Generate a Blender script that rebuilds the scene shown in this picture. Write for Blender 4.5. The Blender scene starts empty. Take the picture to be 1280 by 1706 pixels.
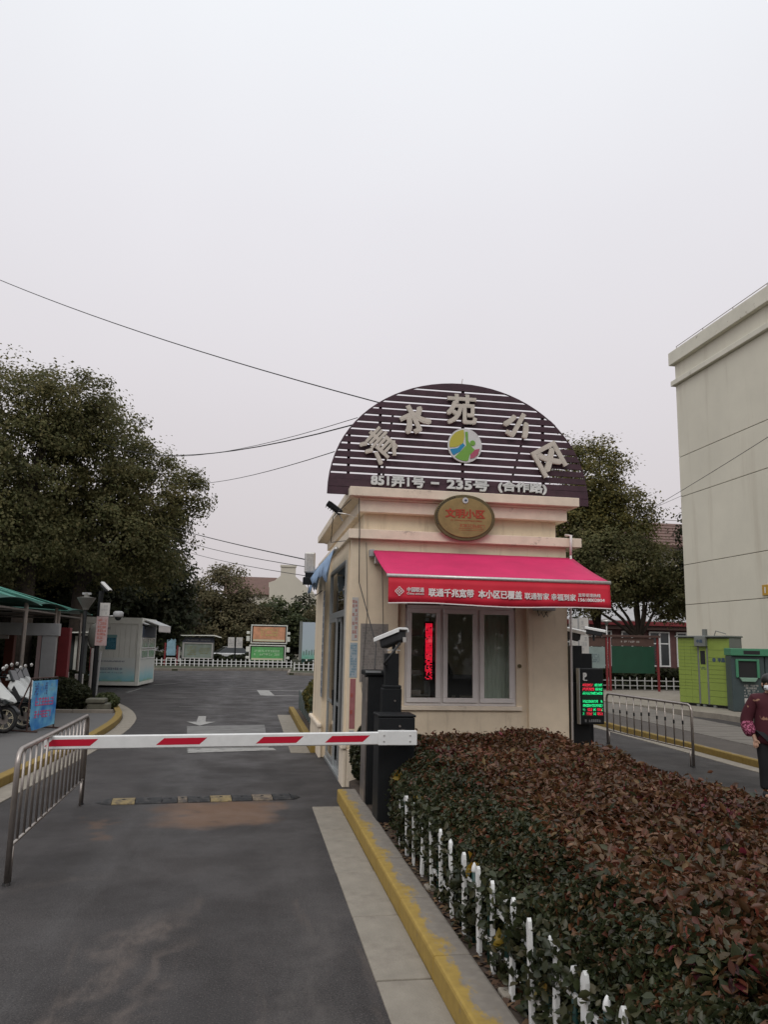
import bpy, math, random
import numpy as np
from mathutils import Matrix, Vector, Euler

sc = bpy.context.scene
R = math.radians
rnd = random.Random(7)
rng = np.random.default_rng(11)
col = sc.collection

# ------------------------------------------------------------------ camera
cam = bpy.data.cameras.new('camera')
cam.sensor_fit = 'VERTICAL'; cam.sensor_height = 32.0
cam.lens = 32.0 * 1300.9 / 1706.0
cam.clip_start = 0.1; cam.clip_end = 1500
cob = bpy.data.objects.new('camera', cam); col.objects.link(cob)
P_, RO, YA = 0.168147, 0.020592, 0.162244
fw = Vector((math.sin(YA)*math.cos(P_), math.cos(YA)*math.cos(P_), math.sin(P_)))
rt = Vector((math.cos(YA), -math.sin(YA), 0)); up = rt.cross(fw)
rt2 = rt*math.cos(RO) + up*math.sin(RO); up2 = -rt*math.sin(RO) + up*math.cos(RO)
m = Matrix((rt2, up2, -fw)).transposed().to_4x4(); m.translation = Vector((0, 0, 2.0))
cob.matrix_world = m
sc.camera = cob
# ------------------------------------------------------------------ sky and light: overcast
w = bpy.data.worlds.new('World'); sc.world = w; w.use_nodes = True
nt = w.node_tree; nt.nodes.clear()
N = nt.nodes.new; L = nt.links.new
tc = N('ShaderNodeTexCoord'); sx = N('ShaderNodeSeparateXYZ'); L(tc.outputs['Generated'], sx.inputs[0])
rp = N('ShaderNodeValToRGB'); L(sx.outputs['Z'], rp.inputs[0])
els = rp.color_ramp.elements
els[0].position = 0.0; els[0].color = (.575, .535, .545, 1)
els[1].position = 1.0; els[1].color = (1.02, 1.06, 1.12, 1)
for p, c in ((.12, (.615, .575, .59)), (.3, (.69, .66, .69)), (.5, (.755, .745, .785)), (.68, (.84, .86, .90))):
    e = els.new(p); e.color = (*c, 1)
nz = N('ShaderNodeTexNoise'); nz.inputs['Scale'].default_value = 1.6; nz.inputs['Detail'].default_value = 3
L(tc.outputs['Generated'], nz.inputs['Vector'])
mr = N('ShaderNodeMapRange'); mr.inputs['To Min'].default_value = .93; mr.inputs['To Max'].default_value = 1.07
L(nz.outputs['Fac'], mr.inputs['Value'])
mx = N('ShaderNodeVectorMath'); mx.operation = 'SCALE'; L(rp.outputs[0], mx.inputs[0]); L(mr.outputs[0], mx.inputs['Scale'])
bg = N('ShaderNodeBackground'); L(mx.outputs[0], bg.inputs['Color']); bg.inputs['Strength'].default_value = 1.0
sky = N('ShaderNodeTexSky'); sky.sky_type = 'NISHITA'; sky.sun_disc = False
sky.sun_elevation = R(48); sky.sun_rotation = R(205); sky.dust_density = 6; sky.air_density = 1
hs = N('ShaderNodeHueSaturation'); hs.inputs['Saturation'].default_value = .15; L(sky.outputs[0], hs.inputs['Color'])
bg2 = N('ShaderNodeBackground'); L(hs.outputs[0], bg2.inputs['Color']); bg2.inputs['Strength'].default_value = .002
ad = N('ShaderNodeAddShader'); L(bg.outputs[0], ad.inputs[0]); L(bg2.outputs[0], ad.inputs[1])
wo = N('ShaderNodeOutputWorld'); L(ad.outputs[0], wo.inputs['Surface'])
sl = bpy.data.lights.new('sun', 'SUN'); sl.energy = 0.9; sl.angle = R(32); sl.color = (1, .97, .93)
so = bpy.data.objects.new('sun', sl); col.objects.link(so)
so.rotation_euler = Euler((R(42), 0, R(-25)))
sc.view_settings.view_transform = 'Standard'; sc.view_settings.look = 'None'
sc.view_settings.exposure = 0.07; sc.view_settings.gamma = 1.0
try: sc.view_settings.use_curve_mapping = False
except Exception: pass

# ------------------------------------------------------------------ materials
MATS = {}
def mat(name, color, rough=.7, metal=0.0, noise=None, bump=None, spec=.5, emit=None, estr=0, alpha=None, isl=None, stain=None):
    """noise=(scale, amount); bump=(scale, strength); isl=list of ramp colours picked per island; stain=(scale, colour, lo, hi)"""
    if name in MATS: return MATS[name]
    M = bpy.data.materials.new(name); M.use_nodes = True
    t = M.node_tree; b = t.nodes['Principled BSDF']
    b.inputs['Roughness'].default_value = rough; b.inputs['Metallic'].default_value = metal
    b.inputs['Specular IOR Level'].default_value = spec
    b.inputs['Base Color'].default_value = (*color, 1)
    tco = t.nodes.new('ShaderNodeTexCoord'); last = None
    if isl:
        g = t.nodes.new('ShaderNodeNewGeometry'); r = t.nodes.new('ShaderNodeValToRGB')
        t.links.new(g.outputs['Random Per Island'], r.inputs[0])
        e = r.color_ramp.elements; r.color_ramp.interpolation = 'LINEAR'
        n = len(isl)
        e[0].position = 0; e[0].color = (*isl[0], 1); e[1].position = 1; e[1].color = (*isl[-1], 1)
        for i in range(1, n-1):
            q = e.new(i/(n-1)); q.color = (*isl[i], 1)
        last = r.outputs[0]
    def mixc(a, bcol, fac, mode='MULTIPLY'):
        mi = t.nodes.new('ShaderNodeMix'); mi.data_type = 'RGBA'; mi.blend_type = mode
        if a is None: mi.inputs[6].default_value = (*color, 1)
        else: t.links.new(a, mi.inputs[6])
        if isinstance(bcol, tuple): mi.inputs[7].default_value = (*bcol, 1)
        else: t.links.new(bcol, mi.inputs[7])
        if isinstance(fac, float): mi.inputs[0].default_value = fac
        else: t.links.new(fac, mi.inputs[0])
        return mi.outputs[2]
    if noise:
        n1 = t.nodes.new('ShaderNodeTexNoise'); n1.inputs['Scale'].default_value = noise[0]
        n1.inputs['Detail'].default_value = 6; n1.inputs['Roughness'].default_value = .65
        t.links.new(tco.outputs['Object'], n1.inputs['Vector'])
        r = t.nodes.new('ShaderNodeMapRange'); r.inputs['From Min'].default_value = .3; r.inputs['From Max'].default_value = .7
        r.inputs['To Min'].default_value = 1-noise[1]; r.inputs['To Max'].default_value = 1+noise[1]*.6
        t.links.new(n1.outputs['Fac'], r.inputs['Value'])
        cb = t.nodes.new('ShaderNodeCombineXYZ')
        for i in range(3): t.links.new(r.outputs[0], cb.inputs[i])
        last = mixc(last, cb.outputs[0], 1.0)
    if stain:
        n1 = t.nodes.new('ShaderNodeTexNoise'); n1.inputs['Scale'].default_value = stain[0]; n1.inputs['Detail'].default_value = 8
        n1.inputs['Roughness'].default_value = .7
        mp = t.nodes.new('ShaderNodeMapping'); mp.inputs['Scale'].default_value = stain[4] if len(stain) > 4 else (1, 1, .35)
        t.links.new(tco.outputs['Object'], mp.inputs[0]); t.links.new(mp.outputs[0], n1.inputs['Vector'])
        r = t.nodes.new('ShaderNodeMapRange'); r.inputs['From Min'].default_value = stain[2]; r.inputs['From Max'].default_value = stain[3]
        t.links.new(n1.outputs['Fac'], r.inputs['Value'])
        last = mixc(last, stain[1], r.outputs[0], 'MIX')
    if last is not None: t.links.new(last, b.inputs['Base Color'])
    if bump:
        n2 = t.nodes.new('ShaderNodeTexNoise'); n2.inputs['Scale'].default_value = bump[0]; n2.inputs['Detail'].default_value = 4
        t.links.new(tco.outputs['Object'], n2.inputs['Vector'])
        bm = t.nodes.new('ShaderNodeBump'); bm.inputs['Strength'].default_value = bump[1]; bm.inputs['Distance'].default_value = .01
        t.links.new(n2.outputs['Fac'], bm.inputs['Height']); t.links.new(bm.outputs[0], b.inputs['Normal'])
    if emit:
        b.inputs['Emission Color'].default_value = (*emit, 1); b.inputs['Emission Strength'].default_value = estr
    MATS[name] = M
    return M

def glass_mat(name, tint=(.75, .8, .8), refl=.12):
    M = bpy.data.materials.new(name); M.use_nodes = True; t = M.node_tree; t.nodes.clear()
    o = t.nodes.new('ShaderNodeOutputMaterial'); a = t.nodes.new('ShaderNodeBsdfTransparent'); g = t.nodes.new('ShaderNodeBsdfGlossy')
    a.inputs[0].default_value = (*tint, 1); g.inputs['Roughness'].default_value = .02; g.inputs['Color'].default_value = (.9, .9, .9, 1)
    mi = t.nodes.new('ShaderNodeMixShader'); f = t.nodes.new('ShaderNodeFresnel'); f.inputs[0].default_value = 1.5
    ma = t.nodes.new('ShaderNodeMath'); ma.operation = 'MULTIPLY_ADD'; ma.inputs[1].default_value = 1.0; ma.inputs[2].default_value = refl-.04
    t.links.new(f.outputs[0], ma.inputs[0]); t.links.new(ma.outputs[0], mi.inputs[0])
    t.links.new(a.outputs[0], mi.inputs[1]); t.links.new(g.outputs[0], mi.inputs[2]); t.links.new(mi.outputs[0], o.inputs[0])
    return M

M_cream = mat('cream_render', (.74, .62, .455), .85, noise=(3, .10), bump=(60, .15), stain=(2.6, (.40, .30, .20), .56, .80, (1.6, 1.6, .22)))
M_creamtrim = mat('cream_trim', (.76, .655, .515), .8, noise=(4, .12), bump=(50, .12), stain=(4.0, (.16, .13, .10), .59, .74, (1, 1, 1.2)))
M_facade = mat('facade_render', (.68, .645, .53), .9, noise=(.35, .08), bump=(25, .15), stain=(.9, (.52, .47, .37), .54, .82, (1.4, 1.4, .10)))
M_facadetrim = mat('facade_trim', (.70, .67, .56), .85, noise=(1, .12), stain=(1.8, (.16, .12, .08), .62, .72, (1, 1, 1.5)))
M_groove = mat('groove_line', (.10, .075, .055), .9)
M_white = mat('white_paint', (.74, .74, .72), .45, noise=(9, .08))
M_upvc = mat('white_upvc', (.70, .655, .62), .4, noise=(6, .06))
M_alu = mat('aluminium', (.46, .48, .48), .38, .7, noise=(15, .1))
M_steel = mat('stainless_steel', (.38, .34, .31), .36, .85, noise=(10, .2))
M_galv = mat('galvanised', (.62, .60, .57), .4, .6, noise=(30, .2))
M_black = mat('black_powder_coat', (.011, .012, .013), .5, noise=(5, .2), spec=.25)
M_blackm = mat('matt_black', (.012, .012, .013), .75)
M_rubber = mat('black_rubber', (.018, .018, .019), .8, noise=(20, .3), stain=(14, (.10, .09, .08), .5, .8))
M_yelrub = mat('worn_yellow_rubber', (.24, .18, .08), .8, noise=(25, .3), stain=(9, (.06, .05, .045), .46, .66))
M_beigerub = mat('faded_yellow_rubber', (.20, .155, .105), .85, noise=(25, .3), stain=(8, (.06, .05, .045), .42, .62))
M_plank = mat('dark_brown_plank', (.056, .023, .034), .7, noise=(6, .35), bump=(30, .2))
M_letter = mat('beige_letter', (.58, .53, .45), .6, noise=(8, .12))
M_lettw = mat('pale_letter', (.62, .62, .60), .5, noise=(8, .1))
M_magenta = mat('magenta_fabric', (.60, .018, .115), .75, noise=(1.3, .16), bump=(3.5, 1.0), stain=(2.2, (.42, .02, .09), .60, .80, (2.5, .5, 1)))
M_redfab = mat('red_fabric', (.60, .012, .035), .7, noise=(3, .08))
M_printw = mat('white_print', (.80, .74, .72), .6)
M_bluefab = mat('blue_fabric', (.25, .36, .52), .85, noise=(8, .2))
M_brass = mat('aged_brass', (.30, .215, .085), .5, .35, noise=(5, .25), bump=(20, .2))
M_brassrim = mat('dark_brass', (.13, .10, .045), .5, .4, noise=(6, .25))
M_redpr = mat('red_print', (.36, .05, .02), .6)
M_slab = mat('concrete_slab', (.265, .235, .19), .9, noise=(3, .2), bump=(90, .4), stain=(2.5, (.15, .125, .10), .5, .8, (1, 1, 1)))
M_kerbc = mat('kerb_concrete', (.23, .20, .165), .9, noise=(3, .25), bump=(60, .4))
M_soil = mat('soil', (.060, .042, .030), .95, noise=(8, .4), bump=(20, .8))
M_leafd = mat('leaf_litter', (.10, .06, .035), .9)
M_green_can = mat('green_canopy', (.009, .085, .062), .55, noise=(3, .2))
M_cont = mat('container_panel', (.60, .60, .54), .6, noise=(2, .08))
M_contf = mat('container_frame', (.68, .68, .61), .55, noise=(3, .12), stain=(3, (.25, .2, .14), .62, .8))
M_bark = mat('bark', (.055, .042, .032), .95, noise=(8, .4), bump=(12, .8))
M_sgreen = mat('slate_green', (.045, .065, .068), .5, noise=(3, .1))
M_rgreen = mat('recycler_green', (.055, .22, .12), .5, noise=(4, .1))
M_lime = mat('lime_door', (.25, .33, .065), .45, noise=(3, .12))
M_greyl = mat('locker_grey', (.17, .18, .165), .55, noise=(3, .1))
M_redpost = mat('dark_red_paint', (.20, .022, .025), .5, noise=(5, .2))
M_maroon = mat('maroon_render', (.12, .055, .052), .85, noise=(2, .15))
M_brown = mat('brown_wood', (.085, .045, .035), .7, noise=(5, .2))
M_tile = mat('roof_tile', (.145, .085, .068), .85, noise=(1.5, .2))
M_glassd = mat('dark_glass', (.03, .035, .035), .12, noise=(1, .2))
M_red = mat('reflective_red', (.50, .006, .03), .4)
M_dkgreen = mat('dark_green_paint', (.008, .045, .038), .4)
M_skin = mat('skin', (.42, .25, .17), .55)
M_hair = mat('black_hair', (.012, .010, .010), .5)
M_coat = mat('dark_red_coat', (.095, .010, .018), .85, noise=(10, .2))
M_trouser = mat('black_trousers', (.010, .010, .012), .85)
M_mask = mat('white_mask', (.70, .72, .74), .8)
M_glass = glass_mat('window_glass', (.93, .96, .94), .05)
M_grey = mat('grey_plastic', (.33, .33, .33), .5, noise=(5, .1))
M_cable = mat('black_cable', (.02, .02, .02), .6)
M_cablel = mat('grey_cable', (.10, .10, .10), .6)
M_paper = mat('paper', (.50, .48, .45), .8, noise=(7, .12))
M_int = mat('interior_wall', (.62, .60, .55), .9)
M_pink = mat('pink_print', (.62, .10, .24), .6)
M_ink = mat('dark_print', (.05, .08, .12), .7)

# asphalt with traffic polish, dust and a sand stain
def asphalt():
    M = bpy.data.materials.new('asphalt'); M.use_nodes = True; t = M.node_tree; b = t.nodes['Principled BSDF']
    n_ = t.nodes.new; l = t.links.new
    tc = n_('ShaderNodeTexCoord'); O = tc.outputs['Object']
    def noise(scale, det=6, sc=(1, 1, 1), rough=.6, loc=(0, 0, 0), dist=0):
        mp = n_('ShaderNodeMapping'); mp.inputs['Scale'].default_value = sc; mp.inputs['Location'].default_value = loc
        l(O, mp.inputs[0]); q = n_('ShaderNodeTexNoise'); q.inputs['Scale'].default_value = scale; q.inputs['Detail'].default_value = det
        q.inputs['Roughness'].default_value = rough; q.inputs['Distortion'].default_value = dist; l(mp.outputs[0], q.inputs['Vector']); return q.outputs['Fac']
    def rng_(x, a, b_, c=0., d=1.):
        r = n_('ShaderNodeMapRange'); r.interpolation_type = 'SMOOTHSTEP'
        for k, v in zip(('From Min', 'From Max', 'To Min', 'To Max'), (a, b_, c, d)): r.inputs[k].default_value = v
        l(x, r.inputs['Value']); return r.outputs[0]
    def mix(a, bb, f):
        mi = n_('ShaderNodeMix'); mi.data_type = 'RGBA'
        if isinstance(a, tuple): mi.inputs[6].default_value = (*a, 1)
        else: l(a, mi.inputs[6])
        mi.inputs[7].default_value = (*bb, 1)
        l(f, mi.inputs[0]); return mi.outputs[2]
    def mul(a, bb):
        q = n_('ShaderNodeMath'); q.operation = 'MULTIPLY'; l(a, q.inputs[0])
        if isinstance(bb, float): q.inputs[1].default_value = bb
        else: l(bb, q.inputs[1])
        return q.outputs[0]
    sx0 = n_('ShaderNodeSeparateXYZ'); l(O, sx0.inputs[0])
    c = mix((.026, .0225, .0215), (.054, .048, .046), rng_(noise(.45, 7, rough=.7), .36, .66))
    def trk(c0, w0):
        a_ = rng_(sx0.outputs['X'], c0-w0, c0-w0*.3); b_ = rng_(sx0.outputs['X'], c0+w0*.3, c0+w0, 1., 0.); return mul(a_, b_)
    c = mix(c, (.078, .073, .071), mul(mul(trk(-1.0, .55), rng_(noise(.9, 7, (1.5, .3, 1), .7, (4, 2, 0)), .38, .62)), .75))
    c = mix(c, (.070, .064, .061), mul(mul(trk(.45, .42), rng_(noise(.9, 7, (1.5, .3, 1), .7, (14, 2, 0)), .42, .66)), .6))
    c = mix(c, (.020, .0185, .018), mul(rng_(noise(.8, 6, (1, .25, 1), loc=(3, 1, 0)), .52, .72), .7))
    c = mix(c, (.088, .072, .060), mul(rng_(noise(.55, 8, (1.3, .35, 1), .7, (9, 4, 0), .8), .60, .78), .55))
    # fine aggregate
    c = mix(c, (.14, .125, .115), mul(rng_(noise(95, 3), .52, .68), .55))
    c = mix(c, (.010, .009, .009), mul(rng_(noise(75, 3, loc=(5, 5, 0)), .50, .66), .7))
    # pale tyre-dust streaks
    c = mix(c, (.10, .092, .086), mul(rng_(noise(2.2, 7, (2.2, .25, 1), .7, (1, 7, 0)), .62, .8), .35))
    # sand stain in front of the hump, broken at its edge
    dn = n_('ShaderNodeTexNoise'); dn.inputs['Scale'].default_value = 1.7; dn.inputs['Detail'].default_value = 6; l(O, dn.inputs['Vector'])
    dv = n_('ShaderNodeVectorMath'); dv.operation = 'MULTIPLY_ADD'; l(dn.outputs['Color'], dv.inputs[0]); dv.inputs[1].default_value = (.9, .9, 0); dv.inputs[2].default_value = (-.45, -.45, 0)
    da = n_('ShaderNodeVectorMath'); da.operation = 'ADD'; l(O, da.inputs[0]); l(dv.outputs[0], da.inputs[1])
    sx = n_('ShaderNodeSeparateXYZ'); l(da.outputs[0], sx.inputs[0])
    def band(o, a0, a1, b0, b1):
        return mul(rng_(sx.outputs[o], a0, a1), rng_(sx.outputs[o], b0, b1, 1., 0.))
    st = mul(mul(band('X', -1.15, -.65, .25, .5), band('Y', 9.05, 9.4, 10.35, 10.75)), rng_(noise(2.5, 8, (1, 2.2, 1)), .22, .46))
    c = mix(c, (.145, .082, .047), mul(st, .9))
    st2 = mul(mul(band('X', -1.75, -1.6, -1.45, -1.3), band('Y', 8.5, 8.8, 9.6, 9.9)), rng_(noise(4, 6), .42, .6))
    c = mix(c, (.11, .066, .042), mul(st2, .7))
    # curved tyre smear low in the lane
    st3 = mul(band('Y', 3.8, 4.4, 6.4, 7.0), rng_(noise(1.3, 7, (3.0, .35, 1), .6, (2.2, 0, 0), .3), .56, .72))
    c = mix(c, (.095, .076, .064), mul(st3, .6))
    def streak(xa, ya, xb, yb, w0, colr, amt, off_):
        k = (xb-xa)/(yb-ya); q = n_('ShaderNodeMath'); q.operation = 'MULTIPLY_ADD'; l(sx.outputs['Y'], q.inputs[0]); q.inputs[1].default_value = -k; q.inputs[2].default_value = -(xa-k*ya)
        q2 = n_('ShaderNodeMath'); q2.operation = 'ADD'; l(sx.outputs['X'], q2.inputs[0]); l(q.outputs[0], q2.inputs[1])
        q3 = n_('ShaderNodeMath'); q3.operation = 'ABSOLUTE'; l(q2.outputs[0], q3.inputs[0])
        q4 = mul(rng_(q3.outputs[0], 0., w0, 1., 0.), band('Y', ya-.3, ya+.5, yb-.6, yb+.2))
        return mix(c, colr, mul(mul(q4, rng_(noise(2.4, 8, (2, .7, 1), .75, (off_, 0, 0)), .34, .62)), amt))
    c = streak(-.98, 4.2, -.50, 6.6, .20, (.135, .108, .092), .7, 3.)
    c = streak(-.72, 4.1, -.35, 6.0, .09, (.135, .108, .092), .5, 8.)
    c = streak(-1.9, 7.0, -1.2, 7.4, .35, (.12, .097, .082), .6, 5.)
    c = streak(-.9, 7.35, 1.0, 7.75, .5, (.085, .072, .064), .4, 12.)
    c = streak(.35, 4.3, .65, 6.3, .22, (.10, .088, .080), .5, 15.)
    l(c, b.inputs['Base Color']); b.inputs['Specular IOR Level'].default_value = .35
    l(rng_(noise(1.2), .3, .7, .55, .85), b.inputs['Roughness'])
    bm = n_('ShaderNodeBump'); bm.inputs['Strength'].default_value = .5; bm.inputs['Distance'].default_value = .006
    l(noise(110, 3), bm.inputs['Height']); l(bm.outputs[0], b.inputs['Normal'])
    return M
M_asph = asphalt()

def kerb_yellow(name='kerb_yellow_paint', amount=.5, dim=1.0):
    M = bpy.data.materials.new(name); M.use_nodes = True; t = M.node_tree; b = t.nodes['Principled BSDF']
    n_ = t.nodes.new; l = t.links.new; tc = n_('ShaderNodeTexCoord')
    q = n_('ShaderNodeTexNoise'); q.inputs['Scale'].default_value = 3.4; q.inputs['Detail'].default_value = 10; q.inputs['Roughness'].default_value = .75
    mp = n_('ShaderNodeMapping'); mp.inputs['Scale'].default_value = (2.5, 1, 1.4); l(tc.outputs['Object'], mp.inputs[0]); l(mp.outputs[0], q.inputs['Vector'])
    sx = n_('ShaderNodeSeparateXYZ'); l(tc.outputs['Object'], sx.inputs[0])
    # paint is on the road face and wraps a little way over the top: local x runs away from the road
    ma = n_('ShaderNodeMath'); ma.operation = 'MULTIPLY_ADD'; ma.inputs[1].default_value = 2.2; l(sx.outputs['X'], ma.inputs[0]); l(q.outputs['Fac'], ma.inputs[2])
    r = n_('ShaderNodeMapRange'); r.inputs['From Min'].default_value = amount; r.inputs['From Max'].default_value = amount+.10; l(ma.outputs[0], r.inputs['Value'])
    n2 = n_('ShaderNodeTexNoise'); n2.inputs['Scale'].default_value = 14; n2.inputs['Detail'].default_value = 6; l(tc.outputs['Object'], n2.inputs['Vector'])
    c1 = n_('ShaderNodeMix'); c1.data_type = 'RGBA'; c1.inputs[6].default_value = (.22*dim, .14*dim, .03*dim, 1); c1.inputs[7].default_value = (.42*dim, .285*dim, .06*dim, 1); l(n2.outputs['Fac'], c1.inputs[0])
    c2 = n_('ShaderNodeMix'); c2.data_type = 'RGBA'; c2.inputs[6].default_value = (.14, .12, .10, 1); c2.inputs[7].default_value = (.27, .24, .20, 1); l(n2.outputs['Fac'], c2.inputs[0])
    c3 = n_('ShaderNodeMix'); c3.data_type = 'RGBA'; l(r.outputs[0], c3.inputs[0]); l(c1.outputs[2], c3.inputs[6]); l(c2.outputs[2], c3.inputs[7])
    l(c3.outputs[2], b.inputs['Base Color']); b.inputs['Roughness'].default_value = .85
    bm = n_('ShaderNodeBump'); bm.inputs['Strength'].default_value = .4; bm.inputs['Distance'].default_value = .01
    l(n2.outputs['Fac'], bm.inputs['Height']); l(bm.outputs[0], b.inputs['Normal'])
    return M
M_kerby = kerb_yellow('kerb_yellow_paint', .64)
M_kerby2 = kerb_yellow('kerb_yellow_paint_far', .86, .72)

# ------------------------------------------------------------------ mesh helpers
class MB:
    def __init__(s): s.v = []; s.f = []; s.M = Matrix.Identity(4); s.mi = []; s.cur = 0
    def _a(s, vs, fs):
        n = len(s.v); s.v += [tuple(s.M @ Vector(v)) for v in vs]
        s.f += [tuple(n+i for i in f) for f in fs]; s.mi += [s.cur]*len(fs); return s
    def box(s, x0, x1, y0, y1, z0, z1):
        return s._a([(x0,y0,z0),(x1,y0,z0),(x1,y1,z0),(x0,y1,z0),(x0,y0,z1),(x1,y0,z1),(x1,y1,z1),(x0,y1,z1)],
                    [(3,2,1,0),(4,5,6,7),(0,1,5,4),(1,2,6,5),(2,3,7,6),(3,0,4,7)])
    def quad(s, *p): return s._a(p, [tuple(range(len(p)))])
    def prism(s, pts, a, b, axis='y'):
        """outline pts extruded from a to b; axis y: pts are (x,z); axis z: pts (x,y); axis x: pts (y,z)"""
        def mk(p, c): return (p[0], c, p[1]) if axis == 'y' else ((p[0], p[1], c) if axis == 'z' else (c, p[0], p[1]))
        n = len(pts); vs = [mk(p, a) for p in pts] + [mk(p, b) for p in pts]
        fs = [tuple(range(n)), tuple(range(2*n-1, n-1, -1))] + [(i, n+i, n+(i+1) % n, (i+1) % n) for i in range(n)]
        return s._a(vs, fs)
    def tube(s, pts, r, n=8, cap=True):
        pts = [Vector(p) for p in pts]; rs = r if isinstance(r, (list, tuple)) else [r]*len(pts)
        vs = []; fs = []; ref = None
        for i, p in enumerate(pts):
            d = (pts[min(i+1, len(pts)-1)] - pts[max(i-1, 0)]).normalized()
            if ref is None:
                ref = Vector((0, 0, 1)) if abs(d.z) < .9 else Vector((1, 0, 0))
            u = ref - d*ref.dot(d)
            if u.length < 1e-4: u = Vector((1, 0, 0)) - d*d.x
            u.normalize(); ref = u; v = d.cross(u)
            for k in range(n):
                a = 2*math.pi*k/n; vs.append(p + (u*math.cos(a) + v*math.sin(a))*rs[i])
        for i in range(len(pts)-1):
            for k in range(n):
                a = i*n+k; b = i*n+(k+1) % n; fs.append((a, b, b+n, a+n))
        if cap: fs.append(tuple(range(n-1, -1, -1))); fs.append(tuple(range((len(pts)-1)*n, len(pts)*n)))
        return s._a(vs, fs)
    def lathe(s, prof, n=20, c=(0, 0, 0), axis='z'):
        """prof: (radius, height)"""
        vs = []; fs = []
        for r, h in prof:
            for k in range(n):
                a = 2*math.pi*k/n; x, y = r*math.cos(a), r*math.sin(a)
                if axis == 'z': q = (c[0]+x, c[1]+y, c[2]+h)
                elif axis == 'y': q = (c[0]+x, c[1]+h, c[2]+y)
                else: q = (c[0]+h, c[1]+x, c[2]+y)
                vs.append(q)
        for i in range(len(prof)-1):
            for k in range(n):
                a = i*n+k; b = i*n+(k+1) % n; fs.append((a, b, b+n, a+n))
        fs.append(tuple(range(n-1, -1, -1))); fs.append(tuple(range((len(prof)-1)*n, len(prof)*n)))
        return s._a(vs, fs)
    def ell(s, c, r, n=12, m=8):
        prof = [(math.sin(math.pi*i/m), -math.cos(math.pi*i/m)) for i in range(m+1)]
        prof[0] = (.01, -1); prof[-1] = (.01, 1)
        old = s.M; s.M = old @ Matrix.Translation(c) @ Matrix.Diagonal((*r, 1)); s.lathe(prof, n); s.M = old; return s
    def mesh(s, name, mats, smooth=False):
        me = bpy.data.meshes.new(name); me.from_pydata(s.v, [], s.f)
        mats = mats if isinstance(mats, (list, tuple)) else [mats]
        for q in mats: me.materials.append(q)
        if len(mats) > 1: me.polygons.foreach_set('material_index', s.mi)
        if smooth:
            me.polygons.foreach_set('use_smooth', [True]*len(me.polygons))
        me.validate(); me.update()
        bmfix(me, smooth)
        return me
    def build(s, name, mats, parent=None, bevel=0, smooth=False, loc=None, kind=None):
        o = bpy.data.objects.new(name, s.mesh(name, mats, smooth)); col.objects.link(o)
        if parent: o.parent = parent
        if loc is not None: o.location = loc
        if bevel: addbevel(o, bevel)
        if kind: o['kind'] = kind
        elif parent and name in ('print', 'small_print', 'pink_lettering', 'dark_lettering', 'pale_lettering', 'header_print', 'poster_print', 'rim_print', 'lettering'): o['kind'] = 'stuff'
        return o
import bmesh
def bmfix(me, weld=False):
    b = bmesh.new(); b.from_mesh(me)
    if weld: bmesh.ops.remove_doubles(b, verts=b.verts, dist=1e-5)
    bmesh.ops.recalc_face_normals(b, faces=b.faces); b.to_mesh(me); b.free()
def addbevel(o, wd, seg=2):
    q = o.modifiers.new('bevel', 'BEVEL'); q.width = wd; q.segments = seg; q.limit_method = 'ANGLE'; q.angle_limit = R(40)
def link(name, me, parent=None, loc=(0, 0, 0), rot=None):
    o = bpy.data.objects.new(name, me); col.objects.link(o); o.parent = parent; o.location = loc
    if rot: o.rotation_euler = rot
    return o
def tag(o, label=None, cat=None, group=None, kind=None):
    if label: o['label'] = label
    if cat: o['category'] = cat
    if group: o['group'] = group
    if kind: o['kind'] = kind
    return o
def thing(name, label, cat, loc=(0, 0, 0), rz=0, group=None):
    o = bpy.data.objects.new(name, None); col.objects.link(o); o.empty_display_size = .2
    o.location = loc; o.rotation_euler = (0, 0, rz)
    return tag(o, label, cat, group)
def copy_tree(o, parent=None):
    c = o.copy(); col.objects.link(c); c.parent = parent
    for ch in list(o.children): copy_tree(ch, c)
    return c
def B(name, mats, parent, *box, bevel=0, **k):
    return MB().box(*box).build(name, mats, parent, bevel=bevel, **k)

_dg = None
def text_mesh(body, size, extrude=.01, offset=0., align='CENTER', m_=None, space=1.0):
    cu = bpy.data.curves.new('txt', 'FONT'); cu.body = body; cu.size = size; cu.extrude = extrude; cu.offset = offset
    cu.align_x = align; cu.align_y = 'CENTER'; cu.resolution_u = 3; cu.space_character = space
    o = bpy.data.objects.new('txt', cu); col.objects.link(o)
    dg = bpy.context.evaluated_depsgraph_get(); dg.update()
    me = bpy.data.meshes.new_from_object(o.evaluated_get(dg)); bpy.data.objects.remove(o); bpy.data.curves.remove(cu)
    me.materials.clear()
    if m_: me.materials.append(m_)
    return me
def fit_text(me, width=None, height=None):
    n = len(me.vertices); a = np.empty(n*3, 'f'); me.vertices.foreach_get('co', a); a = a.reshape(-1, 3)
    lo = a.min(0); hi = a.max(0); c = (lo+hi)/2; a[:, :2] -= c[:2]
    if width: a[:, 0] *= width/max(hi[0]-lo[0], 1e-6)
    if height: a[:, 1] *= height/max(hi[1]-lo[1], 1e-6)
    me.vertices.foreach_set('co', a.ravel()); me.update(); return me
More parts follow.
